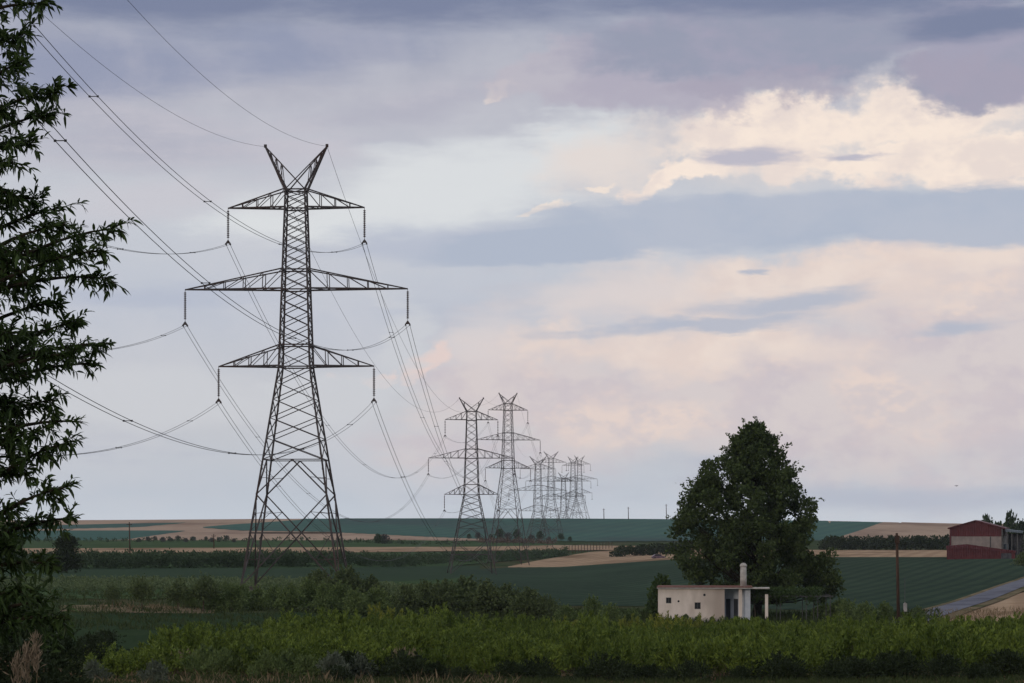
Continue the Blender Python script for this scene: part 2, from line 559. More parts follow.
M['leaf_near'] = m_leaf('glossy_leaf', (0.018, 0.034, 0.010), (0.070, 0.115, 0.032), 0.3, rough=0.5, spec=0.2)
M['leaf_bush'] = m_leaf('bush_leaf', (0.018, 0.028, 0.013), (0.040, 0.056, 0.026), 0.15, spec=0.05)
M['leaf_orch'] = m_leaf('orchard_leaf', (0.044, 0.076, 0.014), (0.205, 0.268, 0.048), 0.18, tip=(0.048, 0.080, 0.016), spec=0.1, var=0.6)
M['leaf_yellow'] = m_leaf('yellowing_leaf', (0.11, 0.135, 0.025), (0.27, 0.28, 0.05), 0.3, tip=(0.10, 0.13, 0.03), spec=0.1)
M['leaf_pop'] = m_leaf('poplar_leaf', (0.026, 0.044, 0.016), (0.110, 0.148, 0.050), 0.28, spec=0.1)
M['leaf_mid'] = m_leaf('shrub_leaf', (0.058, 0.094, 0.032), (0.180, 0.235, 0.085), 0.25, spec=0.1)
M['leaf_thicket'] = m_leaf('thicket_leaf', (0.048, 0.070, 0.032), (0.140, 0.178, 0.075), 0.25, spec=0.05)
M['leaf_row'] = m_leaf('row_leaf', (0.075, 0.108, 0.055), (0.17, 0.215, 0.11), 0.25, spec=0.0)
M['leaf_far'] = m_leaf('far_leaf', (0.038, 0.062, 0.036), (0.070, 0.100, 0.054), 0.2, spec=0.0)
M['leaf_hedge'] = m_leaf('hedgerow_leaf', (0.065, 0.068, 0.066), (0.10, 0.105, 0.095), 0.2, spec=0.0)
M['leaf_grey'] = m_leaf('grey_green_leaf', (0.075, 0.092, 0.066), (0.14, 0.165, 0.12), 0.2, spec=0.1)
M['leaf_vine'] = m_leaf('vine_leaf', (0.03, 0.055, 0.02), (0.075, 0.115, 0.035), 0.3, spec=0.1)
M['dry_grass'] = m_leaf('dry_grass', (0.14, 0.105, 0.065), (0.27, 0.21, 0.135), 0.2, tip=(0.13, 0.095, 0.06), spec=0.0)
M['green_grass'] = m_leaf('green_grass', (0.030, 0.046, 0.018), (0.070, 0.088, 0.038), 0.25, spec=0.0)
M['plume'] = m_leaf('straw_plume', (0.22, 0.17, 0.12), (0.34, 0.27, 0.20), 0.3, spec=0.0)

# ------------------------------------------------------------------ terrain
COLS = np.array([-900, -150, 100, 300, 450, 560, 700, 850, 960, 1150, 2000.0])
DK = np.array([60, 80, 115, 150, 190, 225, 254, 300, 400, 500, 600, 760, 1000, 1200, 1450.0])
YK = np.array([
    [718, 698, 676, 656, 632, 607, 592, 583, 574, 567, 558, 552, 542.5, 532, 519.5],
    [718, 698, 676, 656, 632, 607, 592, 583, 574, 567, 558, 552, 542.5, 532, 519.5],
    [718, 698, 676, 656, 632, 609, 594, 584, 575, 567, 557.5, 551, 542.5, 532, 519.0],
    [718, 698, 676, 657, 634, 611, 592, 585, 576, 568, 558.5, 551, 543, 532, 517.5],
    [718, 699, 677, 660, 642, 622, 606, 594, 583, 578, 573, 561, 547, 537, 517.0],
    [718, 699, 678, 662, 646, 628, 612, 602, 590, 582, 574, 564, 549.5, 540, 517.0],
    [718, 699, 678, 662, 646, 628, 616, 606, 588, 570, 562, 555, 548, 540, 518.0],
    [718, 699, 677, 661, 645, 628, 617, 606, 587, 566, 556, 551.5, 546, 537, 520.0],
    [717, 698, 676, 660, 644, 626, 614, 603, 583, 562, 555, 551, 546, 538, 523.0],
    [716, 697, 675, 657, 640, 620, 608, 596, 576, 560, 554, 550.5, 546, 538, 524.0],
    [716, 697, 675, 657, 640, 620, 608, 596, 576, 560, 554, 550.5, 546, 538, 524.0],
])


def ratio(py):
    return (EYE_ROW - np.asarray(py, float)) / FPX    # height per metre of distance


def unproj(px, py, D):
    return np.array([(px - 512.0) / FPX * D, D, (EYE_ROW - py) / FPX * D])


LG = np.linspace(math.log(60), math.log(2600), 260)
DG = np.exp(LG)
_tab = []
for row in YK:
    z = ratio(row) * DK
    dk = np.concatenate([DK, [1520, 1650, 2000, 2600]])
    zk = np.concatenate([z, [z[-1] * 0.9, z[-1] - 12, z[-1] - 20, z[-1] - 30]])
    zg = np.interp(DG, dk, zk)
    k = np.exp(-0.5 * (np.arange(-7, 8) / 2.2) ** 2)
    k /= k.sum()
    _tab.append(np.convolve(np.pad(zg, 7, mode='edge'), k, mode='valid'))
ZT = np.array(_tab)
_cf = np.linspace(COLS[0], COLS[-1], 1161)
ZF = np.array([np.interp(_cf, COLS, ZT[:, j]) for j in range(len(DG))]).T     # [col, D]
_k = np.exp(-0.5 * (np.arange(-20, 21) / 9.0) ** 2)
_k /= _k.sum()
ZF = np.array([np.convolve(np.pad(ZF[:, j], 20, mode='edge'), _k, mode='valid') for j in range(len(DG))]).T


def ground(X, Y):
    X = np.asarray(X, float)
    Y = np.asarray(Y, float)
    Yc = np.clip(Y, 60, 2599)
    c = 512 + X / Yc * FPX
    ci = np.clip((c - _cf[0]) / (_cf[1] - _cf[0]), 0, len(_cf) - 1.001)
    di = np.clip((np.log(Yc) - LG[0]) / (LG[1] - LG[0]), 0, len(LG) - 1.001)
    i0 = ci.astype(int)
    j0 = di.astype(int)
    fc = ci - i0
    fd = di - j0
    z = (ZF[i0, j0] * (1 - fc) + ZF[i0 + 1, j0] * fc) * (1 - fd) + (ZF[i0, j0 + 1] * (1 - fc) + ZF[i0 + 1, j0 + 1] * fc) * fd
    near = np.interp(Y, [-400, 0, 12, 22, 60], [-1.7, -1.7, -1.75, -1.95, 0])
    t = np.clip((Y - 22) / 38.0, 0, 1)
    zn = np.where(Y < 22, near, -1.95 * (1 - t) + z * t)
    return np.where(Y < 60, zn, z)


def ground_at(px, D):
    X = (px - 512) / FPX * D
    return np.array([X, D, float(ground(X, D))])


def dist_at(px, py):
    """distance at which the ground ahead meets this line of sight"""
    if py <= 0:
        return 1530.0
    Ds = DG[DG < 1440]
    X = (px - 512) / FPX * Ds
    q = ground(X, Ds) / Ds
    q = np.maximum.accumulate(q)
    return float(np.interp(ratio(py), q, Ds))


def build_ground():
    a = np.concatenate([np.linspace(-0.95, -0.27, 30)[:-1], np.linspace(-0.27, 0.27, 130), np.linspace(0.27, 0.95, 30)[1:]])
    Y = np.concatenate([np.linspace(-300, 0, 12)[:-1], np.linspace(0, 60, 16)[:-1], np.exp(np.linspace(math.log(60), math.log(2550), 300))])
    YY, AA = np.meshgrid(Y, a, indexing='ij')
    XX = AA * np.maximum(YY, 160)
    ZZ = ground(XX, YY)
    nr, nc = YY.shape
    v = np.stack([XX, YY, ZZ], -1).reshape(-1, 3)
    i = np.arange(nr - 1)[:, None] * nc + np.arange(nc - 1)[None, :]
    q = np.stack([i, i + 1, i + nc + 1, i + nc], -1).reshape(-1, 4)
    mb = MB()
    mb.addq(v, q)
    o = mb.build('ground', M['earth'], smooth=True)
    tag(o, 'rolling farmland ground sloping down from the road into a shallow valley', 'ground', kind='structure')


build_ground()
_lift = [0]


def field(name, top, bot, mat, label, cat='field', xr=None, nx=120, ny=26):
    """patch of land laid over the terrain between two boundary lines given as (heading, row) points"""
    tx, ty = np.array(top, float).T
    bx, by = np.array(bot, float).T
    x0, x1 = xr or (max(tx.min(), bx.min()), min(tx.max(), bx.max()))
    xs = np.linspace(x0, x1, nx)
    _lift[0] += 1
    vs = []
    for i, x in enumerate(xs):
        d0 = dist_at(x, float(np.interp(x, bx, by)))
        d1 = dist_at(x, float(np.interp(x, tx, ty)))
        d0 = d0 + 0.004 * d0 * math.sin(i * 1.7 + ny) * 0.5
        d1 = max(d1, d0 + 0.01)
        D = np.exp(np.linspace(math.log(d0), math.log(d1), ny))
        X = (x - 512) / FPX * D
        vs.append(np.stack([X, D, ground(X, D) + 0.01 + D * 0.00005 + np.clip(D - 300, 0, None) * 0.0001 + _lift[0] * (0.004 + np.clip(D - 300, 0, None) * 0.00004)], -1))
    v = np.array(vs).reshape(-1, 3)
    i = np.arange(nx - 1)[:, None] * ny + np.arange(ny - 1)[None, :]
    q = np.stack([i, i + ny, i + ny + 1, i + 1], -1).reshape(-1, 4)
    mb = MB()
    mb.addq(v, q)
    o = mb.build(name, mat, smooth=True)
    tag(o, label, cat, kind='structure')
    return o


# far hillside
field('stubble_field', [(-500, 0), (860, 0)], [(-500, 541), (860, 541)], M['stubble_far'], 'tan harvested hillside along the skyline on the left')
field('crop_field', [(-300, 526), (60, 525.5), (150, 523.5), (185, 523)], [(-300, 530), (60, 529.5), (140, 527.5), (185, 523.3)], M['crop_far'], 'narrow dark green wedge high on the tan hillside')
field('crop_field', [(-300, 531), (80, 531), (170, 531), (185, 531.3)], [(-300, 541.5), (80, 541.5), (125, 540), (185, 531.6)], M['crop_far'], 'dark green wedge of crop low on the tan hillside')
field('crop_field', [(203, 527.5), (225, 525.5), (300, 520.5), (340, 0), (830, 0), (885, 520.8), (887, 521)],
      [(203, 528.2), (240, 531), (330, 532.5), (420, 537), (520, 541), (600, 542), (760, 541), (830, 541), (845, 537), (887, 521.3)], M['crop_far'],
      'broad dark teal crop field covering the skyline hill', nx=220, ny=40)
field('stubble_field', [(838, 538), (860, 531), (885, 522), (900, 0), (1200, 0)], [(838, 539), (860, 541), (1200, 541)], M['stubble_far'], 'dry tan hill above the tree belt on the right')
field('meadow_strip', [(-400, 541), (200, 541), (420, 541), (560, 545)], [(-400, 549.5), (200, 549.5), (420, 549), (560, 548)], M['meadow'], 'narrow green strip below the hedgerow on the left')
field('stubble_field', [(-400, 549), (80, 549), (330, 548), (480, 547.5), (560, 546), (665, 547)], [(-400, 556.5), (80, 556), (330, 553.5), (480, 551.5), (560, 551), (665, 551)], M['stubble'],
      'thin tan stubble strip crossing behind the far orchard')
field('orchard_floor', [(-400, 556), (330, 553.5), (560, 552), (566, 552)], [(-400, 571), (330, 569), (450, 567), (560, 556), (566, 555)], M['meadow'], 'green ground under the far orchard band')
field('crop_field', [(-400, 570), (330, 568.5), (440, 567), (480, 566.5)], [(-400, 584), (330, 583), (440, 581), (480, 577)], M['crop_left'], 'smooth dark green field between orchard band and nearest pylon')
field('stubble_field', [(508, 567.5), (540, 561), (590, 553), (640, 550.3), (672, 549.5), (830, 551), (947, 551)], [(508, 568.3), (560, 568), (620, 564), (672, 560.5), (830, 558), (947, 558)], M['stubble'],
      'curved tan stubble field behind the big tree', nx=160)
field('crop_field', [(455, 572), (505, 568.5), (560, 568), (620, 564), (672, 560.5), (830, 558), (950, 558), (1015, 558), (1200, 558)],
      [(455, 600), (560, 606), (700, 607), (850, 612), (930, 613), (960, 606), (1000, 595), (1024, 587), (1200, 562)], M['crop'], 'large dark green field behind the white cabin', nx=220, ny=40)
field('meadow_strip', [(-400, 584), (330, 583), (440, 581), (470, 577)], [(-400, 600), (330, 599), (440, 602), (470, 602)], M['meadow'], 'rough green rows around the nearest pylon')
field('dry_strip', [(60, 606), (110, 605.5), (190, 608), (215, 611)], [(60, 612), (110, 613), (190, 614), (215, 614)], M['verge'], 'strip of dry straw under small trees')
field('crop_field', [(-300, 614), (60, 614), (215, 614.5), (370, 612)], [(-300, 652), (60, 652), (215, 648), (370, 630)], M['low_crop'], 'low dark green crop in rows behind the orchard edge')
field('bare_soil', [(-500, 652), (100, 655), (330, 662), (700, 671), (1200, 672)], [(-500, 688), (100, 688), (330, 688), (700, 688), (1200, 688)], M['soil'], 'reddish bare soil along the near orchard edge', ny=20)
field('dry_field', [(935, 617), (980, 604), (1024, 593), (1200, 568)], [(935, 622), (1024, 622), (1200, 600)], M['stubble'], 'tan stubble corner beside the lane')


def build_road():
    # lane: centre line on the ground, with dry verges
    p0, p1 = ground_at(925, 246), ground_at(1030, 398)
    c = np.array([p0, p1])[:, :2]
    d = (c[1] - c[0]) / np.linalg.norm(c[1] - c[0])
    nrm = np.array([d[1], -d[0]])
    for name, offs, mat, lift, lab in (('road_verge', (-3.0, 3.4), M['verge'], 0.18, 'dry grassy verge on both sides of the lane'), ('road', (-1.9, 1.9), M['asphalt'], 0.24, 'narrow grey lane climbing past the barn field')):
        s = np.linspace(-30, 320, 180)
        w = np.linspace(offs[0], offs[1], 6)
        bend = 0.00035 * np.clip(s - 120, 0, None) ** 2
        P = c[0][None, None] + s[:, None, None] * d + (w[None, :, None] + bend[:, None, None]) * nrm
        Z = ground(P[..., 0], P[..., 1]) + lift
        v = np.concatenate([P, Z[..., None]], -1).reshape(-1, 3)
        i = np.arange(len(s) - 1)[:, None] * 6 + np.arange(5)[None, :]
        q = np.stack([i, i + 1, i + 7, i + 6], -1).reshape(-1, 4)
        mb = MB()
        mb.addq(v, q)
        o = mb.build(name, mat, smooth=True)
        tag(o, lab, 'road' if name == 'road' else 'verge', kind='structure')


build_road()

# ------------------------------------------------------------------ foliage tools
def unit(v):
    return v / (np.linalg.norm(v, axis=-1, keepdims=True) + 1e-9)


def leaf_quads(P, Dr, L, W, rng):
    """flat diamond leaves: base at P, pointing along Dr"""
    n = len(P)
    Dr = unit(Dr)
    side = unit(np.cross(Dr, rng.normal(size=(n, 3))))
    nrm = np.cross(Dr, side)
    L = np.broadcast_to(L, (n,))[:, None]
    W = np.broadcast_to(W, (n,))[:, None]
    mid = P + Dr * L * 0.5 + nrm * L * 0.08
    v = np.stack([P, mid - side * W * 0.5, P + Dr * L, mid + side * W * 0.5], 1).reshape(-1, 3)
    q = np.arange(n * 4).reshape(-1, 4)
    return v, q


def leaf_folded(P, Dr, L, W, rng, droop=0.25):
    """creased lance-shaped leaves of four quads, drooping at the tip"""
    n = len(P)
    Dr = unit(Dr)
    side = unit(np.cross(Dr, np.array([0, 0, 1.0]) + 0.7 * rng.normal(size=(n, 3))))
    nrm = np.cross(side, Dr)
    L = np.broadcast_to(L, (n,))[:, None]
    W = np.broadcast_to(W, (n,))[:, None]
    g = np.array([0, 0, -1.0])
    r0 = P
    r1 = P + Dr * L * 0.36 + g * L * droop * 0.10
    r2 = P + Dr * L * 0.68 + g * L * droop * 0.40
    r3 = P + Dr * L + g * L * droop
    up = nrm * W * 0.18
    v = np.stack([r0, r1 - side * W * 0.5 + up, r1, r1 + side * W * 0.5 + up, r2 - side * W * 0.42 + up, r2, r2 + side * W * 0.42 + up, r3], 1).reshape(-1, 3)
    b = np.arange(n)[:, None] * 8
    quads = np.concatenate([b + np.array([[1, 2, 5, 4]]), b + np.array([[2, 3, 6, 5]])])
    tris = np.concatenate([b + np.array([[0, 2, 1]]), b + np.array([[0, 3, 2]]), b + np.array([[4, 5, 7]]), b + np.array([[5, 6, 7]])])
    return v, quads, tris


def clump_leaves(C, Rr, per, L, W, rng, up=0.3, squash=0.8):
    """leaves spread through soft balls at C of radius Rr"""
    n = len(C)
    d = unit(rng.normal(size=(n, per, 3)))
    rad = Rr[:, None, None] * (0.35 + 0.65 * rng.random((n, per, 1)) ** 0.5)
    off = d * rad
    off[..., 2] *= squash
    P = (C[:, None] + off).reshape(-1, 3)
    Dr = (d + np.array([0, 0, up]) + 0.6 * rng.normal(size=d.shape)).reshape(-1, 3)
    Ls = L * (0.6 + 0.8 * rng.random(len(P)))
    return leaf_quads(P, Dr, Ls, W / L * Ls, rng)


def tree_meshes(name, h, w, base, n_cl, per, L, W, seed, leaf, shape='round', cr=None, trunk_r=None, wild=0.25, up=0.3, shoots=0):
    """returns (crown mesh, trunk mesh): clumps through the crown's volume carried by limbs"""
    rng = np.random.default_rng(seed)
    cs, rs = [], []
    H = h - base
    cr = cr or 0.20 * w
    while len(cs) < n_cl:
        t = rng.random()
        if shape == 'round':
            prof = math.sin(math.pi * min(0.98, 0.12 + 0.86 * t)) ** 0.6
        elif shape == 'cone':
            prof = np.interp(t, [0, 0.1, 0.25, 0.42, 0.6, 0.8, 1.0], [0.80, 1.0, 0.94, 0.80, 0.56, 0.40, 0.10])
        elif shape == 'vase':
            prof = 0.45 + 0.55 * t if t < 0.75 else 1.0 - (t - 0.75) * 1.3
        else:                                     # dome, down to the ground
            prof = math.sqrt(max(0.0, 1 - t ** 2.2))
        a = rng.random() * 2 * math.pi
        lob = 1 + wild * (math.sin(a * 3 + seed + t * 4) * 0.6 + math.sin(a * 5 + 2 * seed - t * 7) * 0.4)
        rr = (w / 2 - cr * 0.6) * prof * lob * rng.random() ** 0.40
        cs.append((rr * math.cos(a), rr * math.sin(a), base + cr * 0.5 + t * (H - cr)))
        rs.append(cr * (0.6 + 0.7 * rng.random()) * (0.75 + 0.25 * prof))
    C = np.array(cs)
    Rr = np.array(rs)
    mb = MB()
    v, q = clump_leaves(C, Rr, per, L, W, rng, up)
    mb.addq(v, q)
    if shoots:                                    # upright leading shoots breaking the outline
        top = C[np.argsort(-C[:, 2] - 0.3 * rng.random(len(C)))[:shoots]]
        k = 16
        tt = rng.random((shoots, k, 1))
        ln = (0.10 + 0.16 * rng.random((shoots, 1, 1))) * h
        dirn = unit(np.array([0, 0, 1.0]) + 0.22 * rng.normal(size=(shoots, 1, 3)))
        P = (top[:, None] + dirn * (tt * ln + cr * 0.5)).reshape(-1, 3)
        Dr = (dirn + 0.7 * rng.normal(size=(shoots, k, 3))).reshape(-1, 3)
        v, q = leaf_quads(P, Dr, L * 0.9, W * 0.9, rng)
        mb.addq(v, q)
    crown = mb.mesh(name + '_crown', leaf)
    tb = MB()
    tr = trunk_r or 0.022 * h
    top = base + H * 0.72
    bend = rng.normal(size=(2,)) * 0.03 * h
    zs = np.linspace(-0.25, top, 9)
    pts = np.stack([bend[0] * np.sin(zs / top * 2.2), bend[1] * np.sin(zs / top * 1.7), zs], 1)
    tb.tube(pts, tr * np.interp(zs, [-0.25, 0.1 * h, top], [1.25, 0.95, 0.25]), 7)
    for i in rng.permutation(len(C))[:max(6, min(26, n_cl // 5))]:
        c = C[i]
        z0 = max(base * 0.6, min(c[2] - 0.4 * math.hypot(c[0], c[1]), top * 0.95))
        s = np.array([np.interp(z0, zs, pts[:, 0]), np.interp(z0, zs, pts[:, 1]), z0])
        m = (s + c) / 2 + np.array([0, 0, -0.06 * np.linalg.norm(c - s)])
        r0 = tr * 0.42
        tb.tube([s, m, c], [r0, r0 * 0.65, r0 * 0.2], 5)
    return crown, tb.mesh(name + '_trunk', M['bark'], True)


def plant(name, meshes, loc, label, cat, group=None, rz=0.0, s=1.0, sz=None):
    r = empty(name, loc, rz)
    r.scale = (s, s, s if sz is None else sz)
    tag(r, label, cat, group)
    link('crown', meshes[0], r)
    if meshes[1] is not None:
        link('trunk', meshes[1], r)
    return r


def blades(mb, P, h, w, rng, lean=0.35):
    """grass blades rising from P"""
    n = len(P)
    Dr = unit(np.array([0, 0, 1.0]) + lean * rng.normal(size=(n, 3)) * np.array([1, 1, 0.2]))
    side = unit(np.cross(Dr, rng.normal(size=(n, 3))))
    h = np.broadcast_to(h, (n,))[:, None]
    w = np.broadcast_to(w, (n,))[:, None]
    tip = P + Dr * h + np.array([1, 0, 0]) * h * 0.2 * rng.normal(size=(n, 1))
    v = np.stack([P - side * w * .5, P + side * w * .5, P + Dr * h * .55 + side * w * .4, tip, P + Dr * h * .55 - side * w * .4], 1).reshape(-1, 3)
    mb.addq(v, np.arange(n * 5).reshape(-1, 5))


# ------------------------------------------------------------------ pylons
ARMS = ((40.15, 42.1, 7.2), (31.6, 33.7, 11.75), (23.5, 25.7, 8.2))
INS = 3.8


def body_hw(z):
    return float(np.interp(z, [0, 23.4, 40.0, 42.0], [5.2, 1.62, 1.05, 1.02]))


def pylon(loc, yaw, label, ws=1.0, k=1.0, s=1.0, thick=1.0, fine=True, peak=46.6, low_arm=1.0):
    root = empty('transmission_pylon', loc, yaw)
    root.scale = (s, s, s)
    tag(root, label, 'pylon', 'transmission pylons marching to the horizon')

    def zz(z):
        return z if z >= 23.4 else 23.4 - (23.4 - z) * k
    z_base = zz(0.0)
    # the root sits at the foot: shift so that the foot is at 0
    def P(x, y, z):
        return (x, y, zz(z) - z_base)

    def corner(sx, sy, z):
        w = body_hw(z)
        return P(sx * w, sy * w, z)
    for sx in (-1, 1):
        for sy in (-1, 1):
            mb = MB()
            mb.bar(corner(sx, sy, -0.6), corner(sx, sy, 23.4), 0.19 * thick, w2=0.17 * thick)
            if fine:                                   # second angle of the built-up leg
                c0, c1 = np.array(corner(sx * .965, sy * .965, 0)), np.array(corner(sx * .93, sy * .93, 23.4))
                for q in np.linspace(0.0, 0.94, 15):
                    a = c0 * (1 - q) + c1 * q
                    b = np.array(corner(sx, sy, 23.4 * q + 0.8))
                    mb.bar(a, b, 0.09)
                mb.box(corner(sx, sy, 0)[0] - .5, corner(sx, sy, 0)[0] + .5, corner(sx, sy, 0)[1] - .5, corner(sx, sy, 0)[1] + .5, -0.9, 0.25, 1)
            mb.build('leg', [M['steel'], M['footing']], root)
    # lower bracing, four faces
    mb = MB()
    d = 0.088 * thick
    faces = [((-1, -1), (1, -1)), ((1, -1), (1, 1)), ((1, 1), (-1, 1)), ((-1, 1), (-1, -1))]
    for A, B in faces:
        ca = lambda z: np.array(corner(A[0], A[1], z))
        cb = lambda z: np.array(corner(B[0], B[1], z))
        mid = lambda z: (ca(z) + cb(z)) / 2
        for z0, z1 in ((13.65, 15.9), (15.9, 18.0), (18.0, 19.95), (19.95, 21.75), (21.75, 23.4)):
            mb.bar(ca(z0), cb(z1), d)
            mb.bar(cb(z0), ca(z1), d)
        mb.bar(ca(13.65), cb(13.65), d * 1.1)
        for c in (ca, cb):
            mb.bar(mid(13.65), c(10.0), d * 1.45)
            mb.bar(c(10.0), mid(6.0), d * 1.45)
            mb.bar(mid(6.0), c(0.4), d * 1.45)
            if fine:
                q = (mid(6.0) + c(0.4)) / 2
                mb.bar(q, c(3.3), d * .7)
                mb.bar(q, c(6.0), d * .7)
                q2 = (mid(13.65) * .5 + c(10.0) * .5)
                mb.bar(q2, c(11.7), d * .6)
                q3 = (mid(6.0) * .45 + c(10.0) * .55)
                mb.bar(q3, c(8.0), d * .6)
                mb.bar(q3, c(6.2), d * .6)
        mb.bar(ca(6.0), cb(6.0), d * 1.6)
    mb.build('leg_bracing', M['steel'], root)
    # shaft above the waist
    mb = MB()
    for sx in (-1, 1):
        for sy in (-1, 1):
            mb.bar(corner(sx, sy, 23.4), corner(sx, sy, 42.0), 0.19 * thick, w2=0.15 * thick)
    d = 0.080 * thick
    zs = [23.4]
    while zs[-1] < 41.5:
        zs.append(min(42.0, zs[-1] + 2 * body_hw(zs[-1]) * (0.46 if fine else 0.66)))
    for z0, z1 in zip(zs[:-1], zs[1:]):
        for A, B in faces:
            mb.bar(corner(*A, z0), corner(*B, z1), d)
            mb.bar(corner(*B, z0), corner(*A, z1), d)
    for z in (23.4, 25.7, 31.5, 33.6, 40.0, 42.0):
        for A, B in faces:
            mb.bar(corner(*A, z), corner(*B, z), d * 1.7)
    mb.build('lattice_shaft', M['steel'], root)
    # arms, peaks, insulators
    arms = tuple((zb, zt, L * ws * (low_arm if zb < 30 else 1.0)) for zb, zt, L in ARMS)
    for zb, zt, L in arms:
        for sg in (1, -1):
            mb = MB()
            tip = np.array(P(sg * L, 0, zb))
            for sy in (-1, 1):
                b0 = np.array(corner(sg, sy, zb))
                t0 = np.array(corner(sg, sy, zt))
                mb.bar(b0, tip, 0.17 * thick, w2=.14 * thick)
                mb.bar(t0, tip, 0.13 * thick, w2=.10 * thick)
                n = 5 if L > 9 else 4
                pb = b0
                for i in range(1, n):
                    f = i / n
                    b, t = b0 + (tip - b0) * f, t0 + (tip - t0) * f
                    mb.bar(b, t, 0.085 * thick)
                    f0 = (i - 1) / n
                    tprev = t0 + (tip - t0) * f0
                    mb.bar(tprev if i % 2 == 0 or True else pb, b, 0.07 * thick)
                    pb = b
            if fine:
                for i in range(1, 5):
                    f = i / 5
                    a = np.array(corner(sg, -1, zb)) * (1 - f) + tip * f
                    b = np.array(corner(sg, 1, zb)) * (1 - f) + tip * f
                    mb.bar(a, b, 0.08)
                    f2 = (i - 1) / 5
                    mb.bar(np.array(corner(sg, -1, zb)) * (1 - f2) + tip * f2, b, 0.07)
            mb.build('crossarm', M['steel'], root)
            ib = MB()
            nd = 15 if fine else 5
            prof = [(0.03, 0.0), (0.03, -0.25)]
            for i in range(nd):
                z0 = -0.25 - i * 2.9 / nd
                h = 2.9 / nd
                prof += [(0.045, z0), (0.15 * thick, z0 - h * .55), (0.15 * thick, z0 - h * .7), (0.045, z0 - h * .8)]
            prof += [(0.03, -3.15), (0.03, -3.4)]
            ib.lathe(prof, 7, tuple(tip))
            io = ib.build('insulator', M['insul'], root)
            yb = MB()
            x, y, z = tip
            yb.add([(x - .30, y - .03, z - 3.72), (x + .30, y - .03, z - 3.72), (x + .05, y - .03, z - 3.35), (x - .05, y - .03, z - 3.35),
                    (x - .30, y + .03, z - 3.72), (x + .30, y + .03, z - 3.72), (x + .05, y + .03, z - 3.35), (x - .05, y + .03, z - 3.35)],
                   [(0, 1, 2, 3), (7, 6, 5, 4), (0, 4, 5, 1), (1, 5, 6, 2), (2, 6, 7, 3), (3, 7, 4, 0)])
            for e in (-.22, .22):
                yb.box(x + e - .05, x + e + .05, y - .35, y + .35, z - 3.87, z - 3.71)
            yb.build('yoke', M['steel'], io)
    for sg in (1, -1):
        mb = MB()
        tip = np.array(P(sg * 3.25 * ws, 0, peak))
        for sy in (-1, 1):
            o0 = np.array(corner(sg, sy, 42.0))
            i0 = np.array(corner(-sg, sy, 42.0))
            mb.bar(o0, tip, 0.2 * thick, w2=.16 * thick)
            mb.bar(i0, tip, 0.11 * thick)
            for f in ((.32, .55, .78) if fine else (.5,)):
                mb.bar(o0 + (tip - o0) * f, i0 + (tip - i0) * (f * .6 + .4), 0.07 * thick)
                mb.bar(o0 + (tip - o0) * (f - .18), i0 + (tip - i0) * (f * .6 + .4), 0.07 * thick)
        mb.box(tip[0] - .14, tip[0] + .14, -.14, .14, tip[2] - .1, tip[2] + .22)
        mb.build('earth_wire_peak', M['steel'], root)
    base = Vector(loc)

    def attach():
        c, sn = math.cos(yaw), math.sin(yaw)
        out = []
        for zb, zt, L in arms:
            for sg in (1, -1):
                out.append(np.array([base.x + sg * L * c * s, base.y + sg * L * sn * s, base.z + (zb - INS - z_base) * s]))
        for sg in (1, -1):
            out.append(np.array([base.x + sg * 3.25 * ws * c * s, base.y + sg * 3.25 * ws * sn * s, base.z + (peak - z_base) * s]))
        return out
    return attach()


def pylon_at(px, py_peak, py_bottom_arm, D, yaw, label, ws=1.0, thick=1.0, foot=None, low_arm=1.0):
    """scale from the height between peaks and lowest arm; foot on the ground"""
    top = unproj(px, py_peak, D)
    low = unproj(px, py_bottom_arm, D)
    s = (top[2] - low[2]) / (44.9 - 23.5)
    X = low[0]
    z = float(ground(X, D)) if foot is None else foot
    k = (low[2] - z) / s / 23.5
    return pylon((X, D, z), yaw, label, ws, k, s, thick, False, 44.9, low_arm)


T1 = unproj(296.2, 590, 254)
att1 = pylon(tuple(T1), -0.044, 'tall lattice pylon, the nearest and largest, standing in green rows', fine=True)
att2 = pylon_at(471.5, 398.5, 494.5, 560, 0.10, 'second pylon of the line, wide arms, at the end of the far orchard', ws=0.82, thick=.85, low_arm=.9)
att3 = pylon_at(508, 393.5, 468, 705, 0.22, 'third pylon of the line, narrow and close beside the second', ws=0.81, thick=.85)
att4 = pylon_at(538, 457, 511, 1011, 0.20, 'fourth pylon of the line, left of the far cluster against the sky', thick=.75)
att5 = pylon_at(551, 452, 499, 1183, 0.20, 'fifth pylon of the line, between the fourth and the shortest', thick=.75)
att6 = pylon_at(563.5, 473, 511, 1640, 0.15, 'shortest looking pylon, cut off by the skyline hill', ws=.9, thick=.8)
att7 = pylon_at(573, 457, 496, 1420, 0.15, 'pylon on the skyline hill, left of the last one', ws=.85, thick=.75)
att8 = pylon_at(579.5, 456, 493, 1475, 0.15, 'last and rightmost pylon, its foot on the skyline hill', ws=.9, thick=.75)

T0 = np.array([-33.43, 39.77, -1.01])


def att0():
    c, sn = math.cos(-0.313), math.sin(-0.313)
    out = []
    for zb, zt, L in ARMS:
        for sg in (1, -1):
            out.append(T0 + np.array([sg * L * c, sg * L * sn, zb - INS]))
    for sg in (1, -1):
        out.append(T0 + np.array([sg * 3.25 * c, sg * 3.25 * sn, 46.6]))
    return out


NM = ['upper right', 'upper left', 'middle right', 'middle left', 'lower right', 'lower left']


